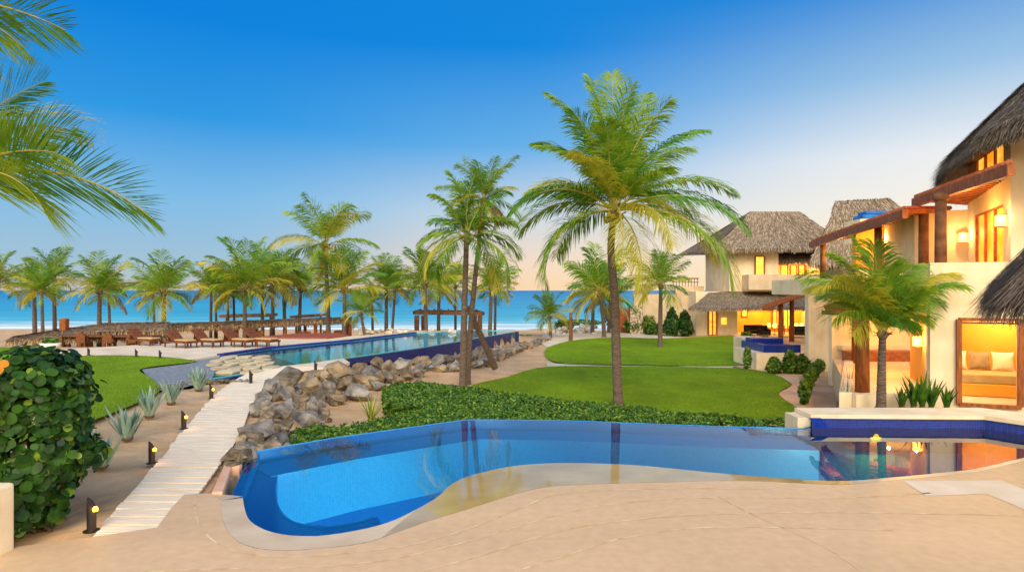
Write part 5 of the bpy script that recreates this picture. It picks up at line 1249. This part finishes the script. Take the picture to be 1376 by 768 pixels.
# upper floor: window wall
Aw, Bw = Vector((13.4,17.0,0)), Vector((15.2,21.1,0)); dU = (Bw-Aw).normalized(); nU = Vector((dU.y, -dU.x, 0)); LU = (Bw-Aw).length
m = MB()
def uw(mb, t0, t1, z0, z1, th=.3): a = Aw+dU*t0*LU; b = Aw+dU*t1*LU; mb.prism([a, b, b+nU*th, a+nU*th], z0, z1)
uw(m, 0, .14, 3.0, 7.6); uw(m, .80, 1, 3.0, 7.6); uw(m, .14, .80, 5.5, 6.25); uw(m, .14, .80, 7.28, 7.6); uw(m, .14, .80, 3.0, 3.3)
m.build('upper_wall', STUCCO, nv)
m = MB(); a = Aw+dF*5; m.prism([Aw-dU*.01+nU*.0, a, a+nF*.3, Aw+nF*.3+nU*.31], 3.0, 7.5); m.build('upper_front_wall', STUCCO, nv)
m = MB(); b2 = Bw+Vector((-1.42, .55, 0)); m.prism([Bw+Vector((.3,0,0)), b2, b2+Vector((.1,.3,0)), Bw+Vector((.4,.35,0))], 3.0, 5.8); m.prism([b2, b2+Vector((1.2,3.8,0)), b2+Vector((1.5,3.8,0)), b2+Vector((.3,.1,0))], 3.0, 5.75); m.build('upper_side_wall', STUCCO, nv)
def win_u(t0, t1, z0, z1, mull):
    a = Aw+dU*t0*LU; b = Aw+dU*t1*LU; return window(nv, a+nU*.1, b+nU*.1, z0, z1, PANEG, .09, mull, WOODR, out=tuple(-nU))
PANEG = emat('glowing room behind glass', 'FF8C14', 1.15, 'FFBC48', 1.6)
win_u(.14, .80, 3.3, 5.5, 2); win_u(.14, .80, 6.25, 7.28, 2)
p = Aw+dU*.05*LU-nU*.16; sconce((p.x, p.y, 5.0), 'upper sconce right of the balcony window', power=20)
p = Aw+dU*.97*LU-nU*.16; sconce((p.x, p.y, 4.85), 'upper sconce left of the balcony window', power=20)
lamp('canopy_lamp', (13.4, 18.6, 5.2), 90, (1,.52,.13), .04, nv)
# balcony floor
m = MB(); m.prism([C0v+dW*.3, C1v, C1v+Vector((3,2,0)), RX+nF*1.0], 2.95, 3.1) if 0 else None
m.prism([C0v+dW*.4+nW*.3, C1v+nW*.3, (17.5,24), (16.0,17.0)], 3.06, 3.2); m.build('balcony_floor', LDECK, nv)
# balcony timber posts
for px, D, zt_ in ((1264,18.1,5.9), (1241,21.2,5.9)):
    x = X(px, D); m = MB(); m.tube([(x,D,3.2),(x,D,4.6),(x+.01,D,zt_)], [.155,.15,.14], 12); m.lathe((x,D,zt_-.25), [(.15,0),(.22,.06),(.2,.2),(.16,.22)], 10); m.build('column', WOODD, nv, smooth=True)
# middle wing: parapet, recess with lit window
m = MB(); m.box(13.1, 15.4, 24.0, 24.3, 2.9, 3.88); m.box(13.1, 13.4, 24.3, 31.9, 2.9, 3.6); m.box(13.4, 18, 24.3, 30, 2.9, 3.05); m.build('middle_parapet', STUCCO, nv)
m = MB(); m.box(14.3, 17.5, 26.3, 26.6, 3.05, 5.9); m.build('recess_wall', STUCCOY, nv)
window(nv, (X(1186,26.2),26.25), (X(1219,26.2),26.25), 3.7, 5.05, PANEG, .1, 1, WOODR)
p = Vector((X(1223,23.4),23.4,4.75)); sconce(tuple(p), 'small sconce on the recessed wall under the long canopy', power=24)
lamp('wing_lamp', (15.6, 30.0, 5.0), 120, (1,.52,.13), .04, nv); lamp('recess_lamp', (14.9, 25.3, 5.2), 120, (1,.52,.13), .04, nv)
for px, D, zt_ in ((1180,23.9,5.5), (1162,27.2,5.4), (1106,30.8,5.35)):
    x = X(px, D); m = MB(); m.tube([(x,D,3.2),(x,D,4.4),(x,D,zt_)], [.15,.14,.13], 10); m.build('column', WOODD, nv, smooth=True)
# left block
m = MB(); m.box(15.0, 20.5, 32.0, 32.4, -1.1, 3.36); m.prism([(15.9,32.41),(20.4,32.41),(20.4,35),(17.4,35)], 3.0, 3.2); m.build('end_block', STUCCO, nv)
m = MB(); c = Vector((X(1175,34), 34, 6.65)); m.box(c.x-.9, c.x+.9, 33.5, 34.5, 6.85, 7.12); m.box(c.x-.7, c.x+.75, 33.6, 34.4, 7.124, 7.32); tag(m.build('blue_tarpaulin', BLUEC, bevel=.06), 'folded blue tarpaulin lying on the long terracotta canopy', 'tarpaulin')
m = MB(); m.box(c.x-1.2, c.x+1.2, 33.2, 34.8, 5.6, 6.848); m.build('roof_plinth', STUCCO, nv)
# thatched roof of the near villa
m = MB(); apex = Vector((19.6, 20.5, 12.1))
eave = [Vector((18.5,12.6,7.1)), Vector((14.6,13.3,7.35)), Vector((12.6,15.2,7.35)), Vector((12.75,17.2,7.33)), Vector((13.9,20.0,7.33)), Vector((15.3,22.4,7.33)), Vector((16.9,24.3,7.2)), Vector((19.5,26.5,7.1)), Vector((24,25,7.1))]
for i, (a, b) in enumerate(zip(eave, eave[1:])):
    am, bm_ = apex.lerp(a, .55)+Vector((0,0,.2)), apex.lerp(b, .55)+Vector((0,0,.2)); n_ = 2600 if i < 6 else 400
    a0 = apex.lerp(a, .12); b0 = apex.lerp(b, .12)
    thatch_patch(m, (a0, b0, bm_, am), n_, .55, .016, 100+i, lift=.07); thatch_patch(m, (am, bm_, b, a), n_, .6, .016, 120+i, lift=.1, fringe=2600 if i < 6 else 200)
    a2 = a+Vector((0,0,-.12)); b2_ = b+Vector((0,0,-.12)); cc = Vector((17,19,7.3)); m.add([a2, b2_, b2_.lerp(cc, .6), a2.lerp(cc, .6)], [(0,1,2,3)], 3)
m.build('roof', TH, nv)

# palapa fringe at the right edge, close to the camera
pt = thing('palapa_roof', 'shaggy dark palapa thatch hanging in at the right edge', 'palapa', (8.6, 8.4, 2))
m = MB(); rr = random.Random(8); ap = Vector((9.6, 8.8, 6.2))
ev = [Vector((7.75,7.0,2.95)), Vector((7.1,7.9,3.1)), Vector((7.05,9.0,3.12)), Vector((7.6,10.0,3.15)), Vector((8.6,10.6,3.2))]
for i, (a, b) in enumerate(zip(ev, ev[1:])):
    thatch_patch(m, (ap, ap, b, a), 1300, .5, .01, 200+i, lift=.07, fringe=700, nm=3)
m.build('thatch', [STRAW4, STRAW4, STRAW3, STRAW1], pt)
m = MB(); m.tube([(9.6,8.8,0),(9.6,8.8,6.1)], [.12,.1], 10); m.build('post', WOODD, pt)

# plunge pool
pp = thing('plunge_pool', 'white box plunge pool with navy tiled rim beside the villa wall', 'pool', (13.8, 33, -1))
m = MB(); m.box(12.6, 14.98, 32.6, 36, -1.1, -.12); m.build('base', STUCCO, pp)
m = MB(); m.box(13.05, 14.97, 32.8, 33.0, -.118, .28); m.box(13.05, 13.25, 33.0, 36, -.118, .279); m.box(13.25, 14.97, 34.9, 35.9, -.118, .45); m.build('tiled_rim', POOLN, pp)
m = MB(); m.box(13.25, 14.97, 33.0, 34.9, -.118, .2); m.build('water', POOLW, pp)
m = MB(); m.box(14.0, 15.0, 36.1, 40, -1.1, .2); m.build('terrace_block', LDECK, pp)

# ================================================================== PALAPA DINING AREA
pd = thing('dining_palapa', 'long low brown thatched palapa over the timber tables at the left', 'palapa', (-26, 43, -2))
m = MB()
rdg = [Q(60,448,41), Q(130,436,41.5), Q(230,433,42), Q(300,432,43)]
low = [Q(8,458,38.5), Q(90,454,37.5), Q(180,451.5,38), Q(232,450,38.5)]
top = [Q(25,453,42), Q(85,441,42.5), Q(140,434,43), Q(228,432,43.5)]
bak = [Q(14,455,46), Q(85,446,47), Q(160,441,47), Q(232,438,47)]
for i in range(3):
    thatch_patch(m, (top[i], top[i+1], low[i+1], low[i]), 2600, .4, .03, 300+i, fringe=350, sag=-.12); thatch_patch(m, (top[i+1], top[i], bak[i], bak[i+1]), 500, .5, .03, 310+i)
thatch_patch(m, (top[0], top[0], low[0], bak[0]), 200, .4, .03, 320)
c = [Q(140,434,42.2), Q(222,433,42.6), Q(226,444.5,38.2), Q(108,446,38)]
thatch_patch(m, c, 2600, .4, .03, 330, fringe=350, sag=-.1)
m.build('roof', THB, pd)
for px in (48, 92, 137, 182, 224):
    D = 39.3; m = MB(); m.tube([(X(px,D),D,-2.1),(X(px,D),D,-.1)], [.14,.13], 8); m.build('post', WOODD, pd)
for px in (60, 120, 175, 222):
    D = 45.5; m = MB(); m.tube([(X(px,D),D,-2.1),(X(px,D),D,.0)], [.14,.13], 8); m.build('post', WOODD, pd)
m = MB(); D = 40.2; z = .9; m.box(X(79,D), X(87.5,D), D, D+.4, -2.1, 1.3); m.build('chimney', WOOD, pd, bevel=.03)
m = MB(); m.bar(Q(88,455,38.9), Q(222,451.5,39.3), .14, .16); m.build('beam', WOODD, pd)
# tables on the lounge deck edge level, half sunk beyond the deck
def table(loc, w, d, h, label, mt=WICKER, group='timber dining tables under the palapa'):
    x, y, z = loc; t = thing('dining_table', label, 'table', tuple(loc), group)
    m = MB(); m.box(x-w/2, x+w/2, y-d/2, y+d/2, z+h-.08, z+h); m.build('tabletop', mt, t)
    for sx in (-1, 1):
        for sy in (-1, 1): m = MB(); m.box(x+sx*(w/2-.12)-.07, x+sx*(w/2-.12)+.07, y+sy*(d/2-.12)-.07, y+sy*(d/2-.12)+.07, z, z+h-.082); m.build('leg', mt, t)
def chair(loc, label, face=1, mt=WICKER, group='timber chairs under the palapa'):
    x, y, z = loc; t = thing('chair', label, 'chair', tuple(loc), group)
    m = MB(); m.box(x-.25, x+.25, y-.25, y+.25, z+.42, z+.48); m.build('seat', mt, t)
    m = MB(); m.box(x-.25, x+.25, y+face*.21, y+face*.26, z+.482, z+1.0); m.build('backrest', mt, t)
    for sx in (-1, 1):
        for sy in (-1, 1): m = MB(); m.box(x+sx*.21-.03, x+sx*.21+.03, y+sy*.2-.03, y+sy*.2+.03, z, z+.418); m.build('leg', mt, t)
for i, px in enumerate((100, 131, 163, 194)):
    D = 37.6-.1*i; table((X(px,D), D, -.4), 1.35, .8, .85, '%s timber dining table from the left under the brown palapa' % ORD[i])
for i, px in enumerate((112, 148, 180)):
    D = 37.1; chair((X(px,D), D, -.4), '%s timber chair from the left in front of the palapa tables' % ORD[i], -1)
m = MB(); m.prism([(-31,36.1),(-20.2,36.1),(-20.2,39.2),(-31,39.2)], -2.2, -.41); struct(m.build('palapa_floor', LDECK))
m = MB(); p = P(68,469,0.02); m.lathe(p, [(.3,0),(.42,.1),(.47,.32),(.41,.34),(.35,.28)], 16); tb = tag(m.build('planter_bowl', WHITEP, smooth=True), 'round white planter bowl on the deck at the palapa tip', 'planter')
shrub(p+Vector((0,0,.28)), .36, .3, .3, 'green plant growing in the white planter bowl', 260, .14, HM, [.5,.3,.2], 90, name='potted_plant', cat='plant')
# pergola: long thatched beam roof on posts
pg = thing('pergola', 'long flat thatched pergola on timber posts behind the sun loungers', 'pergola', (-17, 48, -2))
m = MB(); L0, L1 = Q(226,439,47), Q(473,428.5,54); L2, L3 = Q(226,434,49.6), Q(473,425,57)
thatch_patch(m, (L2, L3, L1, L0), 3000, .5, .04, 400, fringe=1500); m.add([L0-Vector((0,0,.1)), L1-Vector((0,0,.1)), L3-Vector((0,0,.1)), L2-Vector((0,0,.1))], [(0,1,2,3)], 0); m.build('roof', THB, pg)
m = MB(); m.bar(L0+Vector((0,.1,-.22)), L1+Vector((0,.1,-.22)), .2, .28); m.bar(L2+Vector((0,-.2,-.22)), L3+Vector((0,-.2,-.22)), .2, .26); m.build('beam', WOODD, pg)
for i, px in enumerate((228, 271, 318, 341, 383, 424, 462, 470)):
    u = (px-226)/247.; a = L0.lerp(L1, u); D = a.y+.1; m = MB(); m.tube([(X(px,D),D,-2.1),(X(px,D),D,a.z-.3)], [.17,.16], 8); m.build('post', WOOD, pg)
for i, px in enumerate((290, 345, 410, 468)):
    u = (px-226)/247.; a = L2.lerp(L3, u); D = a.y-.2; m = MB(); m.tube([(X(px,D),D,-2.1),(X(px,D),D,a.z-.3)], [.15,.14], 8); m.build('post', WOODD, pg)
p2 = thing('pergola', 'thin flat roofed shade frame on the beach behind the long pergola', 'pergola', (-26, 68, -2))
m = MB(); a, b = Q(303,424,66), Q(366,423,66); m.bar(a, b, 3, .3); m.build('roof', WOODD, p2)
for px in (305, 364): m = MB(); m.tube([(X(px,66),66,-2.1),(X(px,66),66,a.z)], .14, 8); m.build('post', WOODD, p2)
p2 = thing('pergola', 'second thin shade frame on the beach between the far palms', 'pergola', (-19, 68, -2))
m = MB(); a, b = Q(396,425,66), Q(432,423,66); m.bar(a, b, 3, .25); m.build('roof', WOODD, p2)
for px in (398, 431): m = MB(); m.tube([(X(px,66),66,-2.1),(X(px,66),66,a.z)], .12, 8); m.build('post', WOODD, p2)
# sea gazebo
gz = thing('beach_gazebo', 'open timber gazebo with a flat roof by the sea beyond the lap pool', 'gazebo', (-6, 58, -2))
m = MB(); A1, A2 = Q(557,420,57), Q(649,421,57); B1, B2 = Q(561,418,62), Q(644,419,62)
m.bar(A1, A2, .35, .32); m.bar(B1, B2, .35, .3); m.bar(A1, B1, .3, .28); m.bar(A2, B2, .3, .28)
for k in range(9): u = (k+.5)/9; m.bar(A1.lerp(A2, u)+Vector((0,0,.2)), B1.lerp(B2, u)+Vector((0,0,.2)), .12, .14)
m.build('roof', WOODD, gz)
for px, D in ((560,57), (645,57), (569,61), (638,61)):
    m = MB(); m.box(X(px,D)-.2, X(px,D)+.2, D-.2, D+.2, -2.1, CH-(422-HY)/F*D-.1); m.build('post', WOODD, gz, bevel=.04)
# reddish timber deck behind the loungers
m = MB(); m.prism([tuple(P(x, y, 0)[:2]) for x, y in ((345,454.8),(395,450.2),(455,449),(468,452),(440,455.6),(400,455.6))], -.3, .12); struct(m.build('timber_deck', mat('red timber deck', '7A3C26', '9A5034', rough=.7, scale=4, stretch=(1,8,1))))
for i, (px, py) in enumerate(((404,448.5),(412,449.5),(437,447),(452,448.5),(348,450),(455,446))):
    D = 47+i*.3; x = X(px, D); chair((x, D, -.95), 'low timber beach chair %s the red timber deck' % ['left behind','behind the left part of','behind the middle of','behind the right part of','at the left tip of','at the far right of'][i], 1, group='low chairs behind the timber deck')
# ================================================================== SUN LOUNGERS
def make_lounger():
    t = thing('sun_lounger', 'x', 'sun lounger', (0,0,0), 'timber sun loungers lined up on the deck')
    m = MB(); 
    for s in (-1, 1): m.box(-1.0, 1.0, s*.33-.03, s*.33+.03, .26, .34)
    m.box(-1.0, -.94, -.30, .30, .26, .339); m.box(.94, 1.0, -.30, .30, .26, .339); m.build('frame', WICKER, t)
    for sx in (-.9, .9, .1):
        for s in (-1, 1): m = MB(); m.box(sx-.03, sx+.03, s*.33-.029, s*.33+.029, 0, .258); m.build('leg', WICKER, t)
    m = MB()
    for k in range(9): x = -.2+k*.13; m.box(x, x+.09, -.29, .29, .341, .365)
    m.build('seat_slats', WICKER, t)
    m = MB(); a = Vector((-.22, 0, .36)); b = Vector((-.92, 0, .92)); m.bar(a, b, .66, .06); m.bar(Vector((-.8,0,.3)), Vector((-.72,0,.74)), .5, .04, up=(1,0,0)); m.build('backrest', WICKER, t)
    m = MB(); m.box(-.18, .96, -.28, .28, .37, .45); m.build('cushion', CUSH, t, bevel=.03)
    return t
lp = make_lounger()
for i, (px, py, lb, s) in enumerate(((243,466.5,'second sun lounger from the left with a raised timber back',1.0),(278,465.5,'third sun lounger from the left, near the small bollards',1.0),(320,465.5,'fourth sun lounger from the left, overlapping the last one',1.05),(350,465.3,'rightmost sun lounger, closest to the lap pool',1.08),(193,463.5,'leftmost sun lounger, half folded in front of the palapa end',1.0))):
    o = lp if i == 0 else copy_tree(lp); o['label'] = lb; o.location = P(px, py, .02); o.scale = (s, s, s); o.rotation_euler = (0, 0, math.radians(-30+i*2))
for c in lp.children: pass

# ================================================================== POOL LIGHTS
def wlight(px, py, z, d, power, col, label, size=.22):
    """flush wall lamp: dark ring, lens and an area light facing d"""
    p = P(px, py, 0); p.z = z; d = Vector(d).normalized(); p = p+d*.06; t = thing('pool_light', label, 'pool light', tuple(p))
    m = MB(); m.tube([p-d*.05, p+d*.01], size*.62, 14); m.build('rim', BLACK, t); m = MB(); m.tube([p+d*.011, p+d*.02], size*.5, 14); m.build('lens', COOL, t)
    lamp('lamp', p+d*.05, power, col, size, t, 'AREA', d.to_track_quat('-Z', 'Y').to_euler())
wlight(606, 650, -.55, (-.75,.55,-.45), 110, (.9,.98,1), 'white underwater lamp glowing under the curved terrace edge of the infinity pool')
wlight(505, 704, -.6, (-.1,1,-.3), 13, (.75,.95,1), 'added underwater lamp in the near wall below the left part of the terrace edge')  # added unseen lamp, spreads an even glow over the pool floor
wlight(1215, 638, -.6, (-.1,1,-.25), 50, (.5,1,.8), 'added teal underwater lamp in the near wall of the right pool corner')  # added lamp hidden under the coping to turn the water teal
wlight(820, 621, -.5, (-.1,1,-.2), 9, (.7,.95,1), 'added underwater lamp in the near wall below the middle of the terrace edge')  # weak lamp added out of sight to lift the middle of the pool
p = Vector((QX(1177, 14.32), 14.32, -.2)); t = thing('pool_light', 'yellow glowing underwater lamp below the raised back wall of the infinity pool', 'pool light', tuple(p))
m = MB(); m.tube([p+Vector((0,.05,0)), p-Vector((0,.01,0))], .14, 16); m.build('rim', BLACK, t); m = MB(); m.tube([p-Vector((0,.011,0)), p-Vector((0,.02,0))], .06, 16); m.build('lens', LAMPW, t)
lamp('lamp', p-Vector((0,.12,.0)), 90, (1,.42,.03), .25, t, 'AREA', Vector((0,-.15,-1)).to_track_quat('-Z', 'Y').to_euler())
